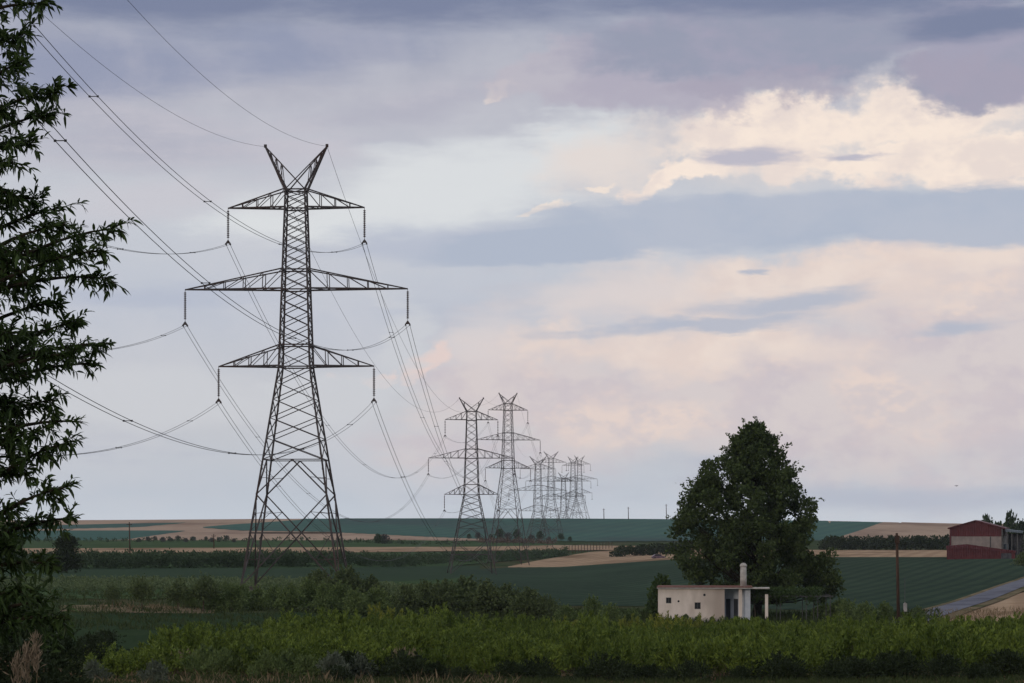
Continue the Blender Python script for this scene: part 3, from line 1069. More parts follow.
def span(A, B, sag, sag_e, where, group, spacers, r=0.019, seg=70):
    for i in range(8):
        a, b = A[i], B[i]
        d = unit((b - a) * np.array([1, 1, 0]))
        n = np.array([d[1], -d[0], 0]) * 0.22
        t = np.linspace(0, 1, seg)

        def cur(tt):
            tt = np.atleast_1d(tt)[:, None]
            p = a * (1 - tt) + b * tt
            p[:, 2] -= 4 * (sag * (((1, 1, .95, .95, .86, .86, 1, 1)[i]) if sag > 15 else 1) if i < 6 else sag_e) * (tt * (1 - tt))[:, 0]
            return p
        mb = MB()
        if i < 6:
            mb.tube(cur(t) + n, r, 5)
            mb.tube(cur(t) - n, r, 5)
            o = mb.build('power_cable', M['cable'])
            tag(o, '%s twin cable %s' % (NM[i], where), 'power cable', group)
            for k in range(1, spacers + 1):
                tt = (k - 0.35 + 0.13 * i % 0.4) / (spacers + .4)
                if tt >= 1:
                    continue
                p = cur(tt)[0]
                sb = MB()
                sb.bar(p + n, p - n, 0.04)
                for e in (n, -n):
                    sb.box(*(v for j in range(3) for v in ((p + e)[j] - .05, (p + e)[j] + .05)))
                sb.build('spacer', M['cable'], o)
        else:
            mb.tube(cur(t), r * 0.8, 5)
            o = mb.build('earth_wire', M['cable'])
            tag(o, '%s thin earth wire %s' % (('right', 'left')[i - 6], where), 'earth wire', group)


span(att0(), att1, 10.68, 9.04, 'coming from upper frame edge to the nearest pylon', 'cables arriving at the nearest pylon', 6)
span(att1, att2, 16.2, 12.5, 'sagging from the nearest pylon to the second', 'cables from the nearest to the second pylon', 6, r=0.024)
span(att2, att3, 3.2, 2.5, 'between second and third pylon', 'cables between second and third pylon', 0, r=0.022, seg=30)
span(att3, att4, 7.0, 5.5, 'between third and fourth pylon', 'cables between third and fourth pylon', 0, r=0.022, seg=30)

# ------------------------------------------------------------------ white cabin with porch and pergola
CD = 238.0
mpp = CD / FPX


def cx(px):
    return (px - 512) / FPX * CD


c0 = ground_at(690, CD)
HZ = unproj(690, 588.5, CD)[2] - c0[2]            # wall height
cab = empty('cabin', (cx(658), CD, c0[2]), R(-5))
tag(cab, 'small white flat roofed cabin with chimney and open porch under the big tree', 'cabin')


def lx(px):
    return cx(px) - cx(658)


def lz(py):
    return unproj(690, py, CD)[2] - c0[2]


W1, W2 = lx(721), lx(741)
DEP = 5.6
t = 0.22
mb = MB()
# front wall pieced round two windows
wins = [(lx(666.0), lx(671.3), lz(603.3), lz(597.5)), (lx(694.5), lx(700.5), lz(609), lz(602.3))]
xs = [0.0]
for a, b, z0, z1 in wins:
    mb.box(xs[-1], a, 0, t, -0.4, HZ)
    mb.box(a, b, 0, t, -0.4, z0)
    mb.box(a, b, 0, t, z1, HZ)
    xs.append(b)
mb.box(xs[-1], W1, 0, t, -0.4, HZ)
mb.box(0, t, t, DEP, -0.4, HZ)
mb.box(t, W2 + .8, DEP - t, DEP, -0.4, HZ)
mb.build('wall', M['plaster'], cab)
for a, b, z0, z1 in wins:
    wb = MB()
    wb.box(a, b, 0.10, 0.13, z0, z1)
    w = wb.build('window', M['dark_glass'], cab)
    fb = MB()
    e = .05
    fb.box(a, b, 0.06, 0.10, z1 - e, z1)
    fb.box(a, b, 0.06, 0.10, z0, z0 + e)
    fb.box(a, a + e, 0.06, 0.10, z0 + e, z1 - e)
    fb.box(b - e, b, 0.06, 0.10, z0 + e, z1 - e)
    fb.box((a + b) / 2 - .02, (a + b) / 2 + .02, 0.06, 0.10, z0 + e, z1 - e)
    fb.build('frame', M['iron'], w)
for px, py, r in ((678.5, 601.2, .11), (704.3, 594.8, .13)):
    vb = MB()
    vb.prism([(lx(px) + r * math.cos(i * .785), lz(py) + r * math.sin(i * .785)) for i in range(8)], 'y', -0.012, 0.01)
    vb.build('vent', M['dark_glass'], cab)
# porch: set back wall with two doors, side return, columns
pb = MB()
PY = 1.9
pb.box(W1 - t, W1, t, PY, -0.4, HZ)
pb.box(W1, W2 + .8, PY, PY + t, -0.4, HZ)
pb.box(W2 + .55, W2 + .8, PY + t, DEP - t, -0.4, HZ)
pb.build('porch_wall', M['plaster_shaded'], cab)
fl = MB()
fl.box(W1 - .1, W2 + 1.0, -.1, PY, -0.4, 0.12)
fl.build('porch_floor', M['concrete'], cab)
for a, b in ((lx(725.8), lx(730.2)), (lx(733.6), lx(737.6))):
    db = MB()
    db.box(a, b, PY - .06, PY - .004, 0.12, 2.25)
    dr = db.build('door', M['dark_door'], cab)
    hb = MB()
    hb.box(b - .16, b - .08, PY - .11, PY - .06, 1.05, 1.12)
    hb.build('handle', M['iron'], dr)
for px in (722.6, 740.0):
    cb = MB()
    cb.box(lx(px) - .17, lx(px) + .17, -.05, .27, -0.3, HZ)
    cb.build('column', M['plaster'], cab)
cb = MB()
cb.box(lx(743.5), lx(750), .45, .62, -0.4, HZ)
cb.build('porch_screen', M['plaster_shaded'], cab)
cb = MB()
cb.box(lx(764.5), lx(767.5), -.05, .25, -0.4, HZ - .55)
cb.build('column', M['plaster'], cab)
rb = MB()
rb.box(-.10, W2 + 1.0, -.30, DEP + .25, HZ, HZ + .11)
rf = rb.build('roof', M['concrete'], cab)
rb = MB()
rb.box(-.12, lx(752), -.32, DEP + .27, HZ + .11, HZ + .19)
rb.build('roof_edge', M['roof_edge'], rf)
rb = MB()
rb.box(W2 + 1.0, lx(769), -.2, 2.6, HZ - .02, HZ + .1)
rb.build('awning_slab', M['concrete'], rf)
ch = MB()
ccx, ccy = lx(743.2), 2.4
ztop = lz(564.5)
ch.lathe([(.34, HZ + .1), (.32, HZ + 1.0), (.30, ztop - .25)], 14, (ccx, ccy, 0))
co = ch.build('chimney', M['concrete'], cab, smooth=True)
ch = MB()
ch.lathe([(.32, ztop - .25), (.36, ztop - .2), (.36, ztop - .1), (.24, ztop + .08), (.06, ztop + .14)], 14, (ccx, ccy, 0))
ch.build('chimney_cap', M['concrete'], co)

# pergola
pg0 = ground_at(795, CD + 1)
perg = empty('pergola', (cx(752), CD + 0.6, pg0[2]))
tag(perg, 'thin grey iron pergola frame beside the cabin porch', 'pergola')
ph = lz(596.3)
for px in (752.5, 781, 807, 818.5, 831):
    for yy in (0, 3.2):
        b = MB()
        b.bar((lx(px) - lx(752), yy, -.4), (lx(px) - lx(752), yy, ph - .03), 0.075)
        b.build('post', M['iron'], perg)
Lp = lx(831) - lx(752)
for yy in (0, 3.2):
    b = MB()
    b.bar((-.2, yy, ph + .03), (Lp + .3, yy, ph + .03), 0.12)
    b.build('beam', M['iron'], perg)
for i in range(9):
    b = MB()
    x = i / 8 * Lp
    b.bar((x, -.3, ph + .13), (x, 3.5, ph + .13), 0.07)
    b.build('rafter', M['iron'], perg)
rng = np.random.default_rng(5)
vb = MB()
n = 95
C = np.stack([rng.random(n) ** 1.2 * 7.0 - .2, rng.random(n) * 3.6 - .4, ph + .25 + .35 * rng.random(n)], 1)
v, q = clump_leaves(C, .30 + .25 * rng.random(n), 34, .20, .15, rng, 0.1)
vb.addq(v, q)
C = np.stack([rng.random(26) * 6.4, -.25 + .2 * rng.random(26), ph - .1 - .7 * rng.random(26) ** 2], 1)
v, q = clump_leaves(C, .18 + .15 * rng.random(26), 20, .18, .13, rng, -0.2)
vb.addq(v, q)
vo = vb.build('grape_vine', M['leaf_vine'], None, (cx(752), CD + 0.6, pg0[2]))
tag(vo, 'leafy green vine sprawling over the pergola roof', 'vine')
vs = MB()
vs.tube([(.3, -.12, -.3), (.36, -.16, .8), (.28, -.12, 1.6), (.34, -.1, ph + .25)], [.06, .05, .045, .03], 6)
vs.build('stem', M['bark'], vo)

# ------------------------------------------------------------------ big tree behind the cabin
def big_tree():
    D = 252.0
    b = ground_at(757, D)
    mp = D / FPX
    top = unproj(752, 425, D)[2] - b[2]
    rng = np.random.default_rng(24)
    # half widths of the crown left and right of the trunk at several heights
    ys = np.array([424, 437, 447, 460, 471, 487, 500, 512, 530, 548, 565, 582, 602.0])
    lo = np.array([746, 741, 725, 714, 702, 688, 673, 669, 668, 670, 666, 668, 688.0])
    hi = np.array([757, 771, 782, 786, 792, 798, 816, 820, 822, 828, 838, 843, 836.0])
    hz = (ratio(ys) * D) - b[2]
    xl = (lo - 757) * mp
    xh = (hi - 757) * mp
    o = np.argsort(hz)
    hz, xl, xh = hz[o], xl[o], xh[o]
    lobes = []
    while len(lobes) < 172:
        z = hz[0] + 0.6 + (hz[-1] - hz[0] - 1.0) * rng.random() ** 1.02
        a = rng.random() * 2 * math.pi
        l, h = np.interp(z, hz, xl), np.interp(z, hz, xh)
        c, hw = (l + h) / 2, (h - l) / 2
        lr = min(1.75, max(.55, (.55 + .65 * rng.random()) * (0.55 + hw * .16)))
        r = max(0.1, hw - lr * .55) * rng.random() ** .33
        p = np.array([c + r * math.cos(a), r * math.sin(a) * .9, z])
        if any(np.linalg.norm(p - q) < .42 * (lr + qr) for q, qr in lobes):
            if rng.random() < .93:
                continue
        lobes.append((p, lr))
    cs, rs = [], []
    for p, lr in lobes:
        for _ in range(int(7 + 6 * lr)):
            d = unit(rng.normal(size=3))
            q = p + d * lr * (.15 + .70 * rng.random() ** .6) * np.array([1, 1, .8])
            cs.append(q)
            rs.append(.30 + .30 * rng.random())
    C, Rr = np.array(cs), np.array(rs)
    root = empty('poplar_tree', tuple(b))
    tag(root, 'big dark broad crowned poplar rising behind the white cabin', 'tree')
    mb = MB()
    v, q = clump_leaves(C, Rr, 27, .30, .22, rng, .3, 1.0)
    mb.addq(v, q)
    # leading sprays that break the outline
    n = 230
    idx = rng.permutation(len(C))[:n]
    base = C[idx]
    outw = unit(base * np.array([1, 1, 0]) + np.array([0, 0, 1.0]) * (1.2 + 3 * rng.random((n, 1))))
    k = 26
    tt = rng.random((n, k, 1)) * (.6 + .95 * rng.random((n, 1, 1)))
    P = (base[:, None] + outw[:, None] * (tt + .15) + .12 * rng.normal(size=(n, k, 3))).reshape(-1, 3)
    Dr = (outw[:, None] + .9 * rng.normal(size=(n, k, 3))).reshape(-1, 3)
    v, q = leaf_quads(P, Dr, .27, .18, rng)
    mb.addq(v, q)
    mb.build('crown', M['leaf_pop'], root)
    tb = MB()
    zs = np.linspace(-.4, top * .9, 14)
    pts = np.stack([.25 * np.sin(zs * .35), .2 * np.cos(zs * .3), zs], 1)
    tb.tube(pts, np.interp(zs, [-.4, 1, top * .9], [.62, .45, .06]), 10)
    for i in rng.permutation(len(C))[:90]:
        c = C[i]
        z0 = max(1.4, c[2] - .75 * math.hypot(c[0], c[1]) - .5)
        s0 = np.array([np.interp(z0, zs, pts[:, 0]), np.interp(z0, zs, pts[:, 1]), z0])
        m = s0 * .5 + c * .5 + np.array([0, 0, -.05 * np.linalg.norm(c - s0)])
        r0 = np.interp(z0, [0, top], [.16, .05])
        tb.tube([s0, m, c], [r0, r0 * .6, .02], 6)
    tb.build('trunk', M['bark_dark'], root, smooth=True)


big_tree()
sh = tree_meshes('light_shrub', 2.4, 2.2, 0.1, 26, 50, .26, .17, 31, M['leaf_vine'], 'dome', wild=.4)
plant('shrub', sh, tuple(ground_at(661, 250)), 'light green shrub at the foot of the big tree, left of the cabin', 'shrub', s=1.25, sz=1.7)
sh2 = tree_meshes('porch_shrub', 1.6, 2.0, 0.0, 22, 44, .22, .14, 32, M['leaf_mid'], 'dome', wild=.35)
for px, D, s, lab in ((686, 236.4, .5, 'low green shrub against the cabin wall between its two windows'), (698, 236.2, .42, 'small shrub growing just under the second cabin window'), (712, 236.6, .36, 'low shrub against the cabin wall beside the porch'),
                      (839, 242, 1.3, 'rounded shrub at the outer end of the pergola'), (822, 243, 1.0, 'dark shrub growing inside the end of the pergola')):
    plant('shrub', sh2, tuple(ground_at(px, D)), lab, 'shrub', 'shrubs around the cabin', px * .7, s)

# ------------------------------------------------------------------ barn
BD = 535.0
bm = BD / FPX
b0 = ground_at(975, BD)


def bx(px):
    return (px - 950) / FPX * BD


def bz(py):
    return unproj(975, py, BD)[2] - b0[2]


barn = empty('barn', ((950 - 512) / FPX * BD, BD, b0[2]), R(-14))
tag(barn, 'red and cream gabled farm barn on the rise at the field edge', 'barn')
BW = bx(1001.5)
RX = bx(975)
zE, zR, zM, zL = bz(528.6), bz(521.0), bz(536.3), bz(557.5)
LEN = 22.0
mb = MB()
mb.box(0, BW, 0, LEN, -1.0, zM)
mb.build('wall', M['cream_clad'], barn)
mb = MB()
mb.prism([(-.06, zM), (BW + .06, zM), (BW + .06, zE), (RX, zR), (-.06, zE)], 'y', -.06, LEN + .06)
mb.build('gable_cladding', M['red_clad'], barn)
mb = MB()
th = .22
mb.prism([(-.5, zE - .1), (RX, zR + .004), (BW + .6, zE - .14), (BW + .6, zE + th - .1), (RX, zR + th), (-.5, zE + th - .06)], 'y', -.5, LEN + .5)
mb.build('roof', M['red_roof'], barn)
for px in (950.4, 1001.2):
    mb = MB()
    mb.box(bx(px) - .16, bx(px) + .16, -.2, -.065, -1, zE - .05)
    mb.build('corner_post', M['iron'] if px > 990 else M['red_roof'], barn)
mb = MB()
mb.box(bx(989.2), bx(990.2), -.03, -.003, bz(549), zM - .05)
mb.build('door_gap', M['dark_glass'], barn)
# open lean-to on the far side
mb = MB()
x0, x1 = BW + .65, bx(1024)
mb.prism([(x0, bz(529.3)), (x1, bz(531.5)), (x1, bz(533.4)), (x0, bz(531.6))], 'y', -.1, LEN * .8)
mb.build('lean_to_roof', M['blue_roof'], barn)
mb = MB()
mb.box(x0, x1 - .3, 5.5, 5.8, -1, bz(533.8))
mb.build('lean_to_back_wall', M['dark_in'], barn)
for px in (1006.5, 1010.5, 1016, 1022):
    mb = MB()
    mb.box(bx(px) - .12, bx(px) + .12, .2, .44, -1, bz(533.6))
    mb.build('lean_to_post', M['iron'], barn)
mb = MB()
mb.box(bx(1002.5), bx(1007), 1.5, 3.2, -.6, bz(544))
mb.build('feed_bin', M['blue_roof'], barn)
# long red roofed shed in front
shed = empty('shed', ((950 - 512) / FPX * BD, BD - 9, float(ground(b0[0], BD - 9))), R(-10))
tag(shed, 'low long dark red metal shed in front of the barn', 'shed')
k = (BD - 9) / BD


def sz(py):
    return ratio(py) * (BD - 9) - float(ground(b0[0], BD - 9))


sx = lambda px: bx(px) * k + ((950 - 512) / FPX) * (BD - 9) - ((950 - 512) / FPX) * BD
xa, xb_, xc, xd = sx(947), sx(967), sx(994), sx(1014)
mb = MB()
mb.prism([(xa, -1), (xd, -1), (xd, sz(552.6)), (xc, sz(550.8)), (xb_, sz(548.4)), (xa, sz(549))], 'y', 0, 4.5)
mb.build('wall', M['red_clad'], shed)
mb = MB()
mb.prism([(xa - .15, sz(549)), (xb_, sz(548.4)), (xc, sz(550.8)), (xd + .2, sz(552.6)), (xd + .2, sz(550.8)), (xc, sz(548.0)), (xb_, sz(544.2)), (xa - .15, sz(546.0))], 'y', -.25, 4.8)
mb.build('roof', M['red_roof'], shed)
for z0 in (551.2, 554.2):
    mb = MB()
    mb.box(xa, xc, -.10, -.004, sz(z0 + .45), sz(z0 - .45))
    mb.build('wall_band', M['red_roof'], shed)
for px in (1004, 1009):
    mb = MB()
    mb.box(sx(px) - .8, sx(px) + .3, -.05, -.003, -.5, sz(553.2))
    mb.build('opening', M['dark_in'], shed)  # flat dark panel painting the shade inside an opening

# ------------------------------------------------------------------ poles, box, fence, vehicle, bird
def wood_pole(px, top, D, label, r=0.14, arm=False, name='utility_pole', group=None, mat='wood', pins=3):
    g = ground_at(px, D)
    h = ratio(top) * D - g[2]
    root = empty(name, tuple(g))
    tag(root, label, 'pole', group)
    mb = MB()
    mb.tube([(0.0, 0, -.5), (-.01 * h, 0, h * .5), (-.02 * h, 0, h)], [r * 1.15, r, r * .8], 9)
    mb.build('shaft', M[mat], root, smooth=True)
    if arm:
        mb = MB()
        mb.box(-.75 - .02 * h, .75 - .02 * h, -.2, -.08, h - .75, h - .6)
        a = mb.build('crossarm', M[mat], root)
        for i in range(pins):
            mb = MB()
            mb.lathe([(.02, 0), (.06, .08), (.06, .16), (.03, .22)], 7, (-.65 + 1.3 * i / (pins - 1) - .02 * h, -.14, h - .6))
            mb.build('pin', M['insul'], a)
    return root


main_pole = wood_pole(898.6, 533.0, 232, 'dark wooden pole in front of the green field, near the lane', .15)
mb = MB()
hh = ratio(533.0) * 232 - ground_at(898.6, 232)[2]
mb.box(-.02 * hh - .22, -.02 * hh + .22, -.25, -.1, hh - 1.0, hh - .25)
mb.build('switch_box', M['wood'], main_pole)
g = ground_at(905.2, 231)
mbox = empty('marker_post', tuple(g))
tag(mbox, 'chalky white box on a slim grey pipe beside the wooden pole', 'post')
mb = MB()
zb = ratio(611.5) * 231 - g[2]
zt = ratio(603.8) * 231 - g[2]
mb.box(-.16, .16, -.13, .13, zb, zt)
mb.prism([(-.19, zt), (.19, zt), (0, zt + .12)], 'y', -.16, .16)
mb.build('box', M['whitebox'], mbox)
mb = MB()
mb.bar((0, .22, -.4), (0, .22, ratio(577) * 231 - g[2]), .05, n=6)
mb.build('pipe', M['iron'], mbox)

wood_pole(130, 522.0, 640, 'slim pole on the left by the tan strip, taller of two', .17, True)
wood_pole(214, 534, 800, 'slim pole on the left by the tan strip, shorter of two', .17, True)
for px, top, lab in ((604, 508.5, 'short faint pole on the skyline, just right of the pylons'), (628.5, 507, 'pole with crossarm on the skyline between pylons and big tree'), (666.5, 504, 'pole on the skyline touching the edge of the big tree')):
    wood_pole(px, top, 1430, lab, .22, True)

fr = ground_at(566, 900)
fence = empty('post_fence', tuple(fr))
tag(fence, 'row of thin fence posts with wires at the end of the far orchard', 'fence')
pts = [ground_at(566 + 46 * i / 15, 900 + 6 * i) for i in range(16)]
for p in pts:
    mb = MB()
    q = p - fr
    mb.bar(q + np.array([0, 0, -.3]), q + np.array([0, 0, 3.1]), .22)
    mb.build('post', M['wood'], fence)
for h in (1.2, 2.8):
    mb = MB()
    for a, b in zip(pts[:-1], pts[1:]):
        mb.bar(a - fr + np.array([0, -.15, h]), b - fr + np.array([0, -.15, h]), .06)
    mb.build('wire', M['iron'], fence)


def vehicle():
    D = 610.0
    g = ground_at(658.5, dist_at(658.5, 559.2))
    root = empty('parked_car', tuple(g), 0.15)
    tag(root, 'tiny dark violet car parked at the field edge left of the big tree', 'car')
    paint = m_mottled('violet_paint', (0.10, 0.06, 0.09), (0.14, 0.085, 0.12), 1.0, 0.35, 0.5)
    mb = MB()
    mb.prism([(-2.0, .30), (2.0, .30), (2.05, .62), (1.85, .88), (1.0, .96), (.55, 1.42), (-1.05, 1.46), (-1.75, .98), (-2.05, .85)], 'y', -.82, .82)
    mb.build('body', paint, root)
    for sy in (-1, 1):
        y0, y1 = (-.835, -.823) if sy < 0 else (.823, .835)
        wb = MB()
        wb.prism([(-1.45, 1.0), (.72, 1.0), (.45, 1.34), (-1.0, 1.38)], 'y', y0, y1)
        wb.build('window', M['dark_glass'], root)
        for x in (-1.25, 1.3):
            tb = MB()
            tb.prism([(x + .33 * math.cos(i * .524), .32 + .33 * math.sin(i * .524)) for i in range(12)], 'y', sy * .66, sy * .88)
            w = tb.build('wheel', M['dark_glass'], root)
            tb = MB()
            tb.prism([(x + .19 * math.cos(i * .524), .32 + .19 * math.sin(i * .524)) for i in range(12)], 'y', sy * .88, sy * .90)
            tb.build('rim', M['iron'], w)


vehicle()


def bird():
    P = unproj(956.5, 486, 120)
    root = empty('bird', tuple(P), .6)
    root.scale = (.55, .55, .55)
    tag(root, 'tiny dark bird flying low over the skyline on the right', 'bird')
    m = m_mottled('dark_feather', (0.03, 0.028, 0.028), (0.06, 0.055, 0.05), 20, .8, .2)
    mb = MB()
    mb.tube([(-.13, 0, .0), (-.09, 0, .005), (0, 0, 0), (.08, 0, .01), (.115, 0, .02), (.145, 0, .015)], [.006, .022, .034, .024, .02, .004], 8)
    for s in (-1, 1):
        mb.add([(.05, s * .02, .01), (-.04, s * .02, .01), (.03, s * .14, .06), (-.05, s * .14, .06), (-.05, s * .26, .03),
                (.05, s * .02, .016), (-.04, s * .02, .016), (.03, s * .14, .066), (-.05, s * .14, .066), (-.05, s * .26, .034)],
               [(0, 2, 3, 1), (2, 4, 3), (5, 6, 8, 7), (7, 8, 9), (0, 5, 7, 2), (2, 7, 9, 4), (1, 3, 8, 6), (3, 4, 9, 8)])
    mb.add([(-.12, .012, 0), (-.12, -.012, 0), (-.20, -.035, 0), (-.20, .035, 0), (-.12, .012, .008), (-.12, -.012, .008), (-.20, -.035, .006), (-.20, .035, .006)],
           [(0, 1, 2, 3), (7, 6, 5, 4), (0, 3, 7, 4), (1, 5, 6, 2), (2, 6, 7, 3)])
    mb.build('body', m, root, smooth=True)


bird()

# ------------------------------------------------------------------ trees and bushes of the middle distance
dk = tree_meshes('dark_tree', 6.6, 6.2, 0.2, 70, 46, .42, .28, 41, M['leaf_bush'], 'dome', wild=.2)
plant('tree', dk, tuple(ground_at(67, 415)), 'dark rounded tree at the left orchard end, behind the leafy roadside boughs', 'tree', s=1.0)

small = [tree_meshes('small_tree%d' % i, 2.7, 2.9, 0.9, 34, 50, .20, .10, 50 + i, M['leaf_thicket'], 'round', wild=.35, shoots=8) for i in range(3)]
for i, (px, D, s, lab) in enumerate(((113, 228, .72, 'smallest of the young trees in the dry grass, leftmost'), (142, 222, 1.05, 'young tree with bare trunk standing in the dry grass clump'),
                                     (178, 221, 1.0, 'young spreading tree on the straw strip with visible trunk'), (203, 221, 1.12, 'broad young tree at the end of the straw strip'))):
    plant('small_tree', small[i % 3], tuple(ground_at(px, D)), lab, 'tree', 'young trees on the straw strip', i * 1.3, s)

bush = [tree_meshes('bush%d' % i, 2.7, 3.6, 0.0, 46, 46, .26, .13, 60 + i, M['leaf_mid'], 'dome', wild=.3, shoots=14) for i in range(4)]
bushd = [tree_meshes('dark_bush%d' % i, 2.7, 4.6, 0.0, 60, 46, .27, .15, 70 + i, M['leaf_thicket'], 'dome', wild=.35, shoots=12) for i in range(3)]
row = [(190, 226, .6), (214, 224, .75), (232, 223, .8), (226, 226, .85), (243, 229, .7), (258, 225, .72), (275, 228, .7), (291, 224, .85), (308, 227, .95), (324, 223, .9), (341, 226, .95), (357, 222, .85), (376, 224, .9)]
for i, (px, D, s) in enumerate(row):
    plant('bush', bush[i % 4], tuple(ground_at(px, D)), 'mid green bush in the row before the nearest pylon', 'bush', 'bushes in a row before the nearest pylon', i * 2.1, s)
for i, (px, D, s, lab) in enumerate(((318, 247, .95, 'dark bush at the right foot of the nearest pylon'), (345, 245, 1.15, 'tall dark bush right of the nearest pylon foot'), (371, 246, .9, 'dark bush at the right end of the pylon clump'))):
    plant('bush', bushd[i], tuple(ground_at(px, D)), lab, 'bush', 'dark bushes beside the nearest pylon', i * 1.9, s)
row = [(408, 240, .8), (425, 243, .95), (446, 241, 1.05), (467, 245, 1.15), (488, 241, 1.1), (508, 244, 1.0), (528, 240, .95), (546, 239, .75)]
for i, (px, D, s) in enumerate(row):
    plant('bush', bushd[(i + 1) % 3], tuple(ground_at(px, D)), 'dark bush in the thick clump behind the orchard, before the second pylon', 'bush', 'thick dark bush clump behind the orchard', i * 1.7, s)
row = [(566, 229, .62, 'ragged low bush left of the cabin, nearest the dark clump'), (592, 232, .85, 'tallest ragged bush between dark clump and cabin'), (611, 228, .7, 'ragged bush midway between dark clump and cabin'), (632, 230, .55, 'lowest ragged bush before the cabin corner')]
for i, (px, D, s, lab) in enumerate(row):
    plant('bush', bush[i % 4], tuple(ground_at(px, D)), lab, 'bush', 'ragged bushes left of the cabin', i * 1.1, s)
row = [(848, 238, .75, 'low bush between the pergola and the wooden pole, nearest the pergola'), (866, 236, .7, 'low bush midway from pergola to wooden pole'), (884, 237, .65, 'low bush just left of the wooden pole'), (918, 235, .5, 'small low bush between wooden pole and lane')]
for i, (px, D, s, lab) in enumerate(row):
    plant('bush', bush[(i + 2) % 4], tuple(ground_at(px, D)), lab, 'bush', 'low bushes near the wooden pole', i * 2.6, s)

ft = [tree_meshes('far_tree%d' % i, 6.0, 5.4, 0.9, 34, 26, .7, .45, 80 + i, M['leaf_far'], 'round', wild=.3) for i in range(4)]
hg = [tree_meshes('hedgerow%d' % i, 5.0, 5.8, 0.4, 30, 22, .7, .45, 90 + i, M['leaf_hedge'], 'round', wild=.3) for i in range(3)]
for i, px in enumerate((139, 148, 155, 163, 170, 178, 186, 193, 206, 212, 219, 227, 234)):
    plant('hedgerow_tree', hg[i % 3], tuple(ground_at(px, 985 + 20 * (i % 3))), 'small far tree in the broken hedgerow below the tan hill', 'tree', 'far hedgerow trees below the tan hill', i * 1.4, (.36, .42, .38, .45)[i % 4])
for i, (px, D, s) in enumerate(((469, 1150, .45), (478, 1165, .6), (491, 1140, .5), (500, 1160, .85), (508, 1150, .7), (517, 1170, .8), (531, 1150, .6), (540, 1165, .75), (549, 1150, .45), (561, 1165, .6), (570, 1150, .4), (384, 1010, .8), (378, 1005, .7))):
    lab = 'far tree in the scattered copse below the pylons, beyond the orchard' if i < 11 else ('taller of two far bushes on the green strip' if i == 11 else 'lower of two far bushes on the green strip')
    plant('far_tree', (ft + hg)[(i * 3 + 1) % 7], tuple(ground_at(px, D)), lab, 'tree', 'far copse trees below the pylons' if i < 11 else 'two far bushes on the strip', i * .9, s)
for i, (px, D, s, sz_, lab) in enumerate(((986, 590, .7, 1.62, 'sparse tree peeping over the barn roof'), (1000, 600, .95, 1.32, 'dark tree just behind the barn lean-to'), (1011, 596, .8, 1.72, 'taller round dark tree behind the lean-to roof'),
                                          (1021, 602, 1.0, 1.38, 'dark tree behind the lean-to at the frame edge'), (1034, 600, 1.2, 1.5, 'dark tree right of the lean-to, furthest out'))):
    plant('far_tree', ft[i % 4], tuple(ground_at(px, D)), lab, 'tree', 'trees behind the barn', i * 1.2, s, sz_)
plant('tree', dk, tuple(ground_at(1036, 500)), 'dark tree in front of the barn lean-to at the right edge', 'tree', s=1.0, sz=1.2)
plant('bush', bushd[0], tuple(ground_at(1023, 470)), 'dark low bush below the barn at the right edge', 'bush', s=.9)


# belts and bands that read as one mass
def belt(name, label, cat, line, h, r, n, per, L, W, mat, seed, depth=6.0, ragged=.4):
    rng = np.random.default_rng(seed)
    lx_, lD = np.array(line, float).T
    xs = lx_[0] + (lx_[-1] - lx_[0]) * rng.random(n)
    D = np.interp(xs, lx_, lD) + depth * (rng.random(n) - .3)
    X = (xs - 512) / FPX * D
    hh = h * (1 - ragged * (0.5 + 0.5 * np.sin(xs * .35 + seed) * np.sin(xs * .13 + 1)) * rng.random(n))
    C = np.stack([X, D, ground(X, D) + hh * (0.1 + .85 * rng.random(n) ** .7)], 1)
    mb = MB()
    v, q = clump_leaves(C, r * (.6 + .8 * rng.random(n)), per, L, W, rng, .25)
    mb.addq(v, q)
    o = mb.build(name, mat)
    tag(o, label, cat, kind='stuff')
    return o


belt('hedge_belt', 'dark belt of trees between tan strip and tan hill, right of the big tree', 'tree belt', [(822, 805), (960, 800)], 4.4, .9, 420, 22, .8, .5, M['leaf_bush'], 3, 20)
belt('hedge_belt', 'dark belt of trees left of the big tree on the tan field', 'tree belt', [(612, 800), (690, 800)], 3.6, .8, 220, 22, .75, .5, M['leaf_bush'], 4, 16)
belt('orchard_band', 'long dense far orchard band crossing behind the pylon legs', 'orchard', [(-60, 462), (100, 465), (300, 505), (400, 600), (450, 715), (567, 850)], 3.3, .75, 2600, 20, .5, .28, M['leaf_far'], 5, 26)
belt('hedge_belt', 'thin dark hedge along the far green strip', 'hedge', [(-60, 990), (100, 990), (420, 1010), (470, 1040)], 1.6, .6, 260, 14, .7, .4, M['leaf_far'], 6, 30)
for i, (D, lab) in enumerate(((262, 'first bushy crop row at the pylon feet'), (272, 'second bushy crop row at the pylon feet'), (284, 'third bushy crop row at the pylon feet'), (298, 'fourth bushy crop row at the pylon feet'), (314, 'furthest bushy crop row behind the pylon feet'))):
    belt('crop_row', lab, 'crop row', [(-40, D), (330, D), (440, D + 6)], .75, .30, 460, 16, .26, .14, M['leaf_row'], 10 + i, 3.0, .6)
belt('shrub_heap', 'brownish scrub heap below the far copse', 'scrub', [(478, 1080), (556, 1090)], 2.2, .8, 140, 16, .7, .4, m_leaf('brown_scrub', (0.08, 0.05, 0.035), (0.13, 0.09, 0.06), .1), 20, 20)

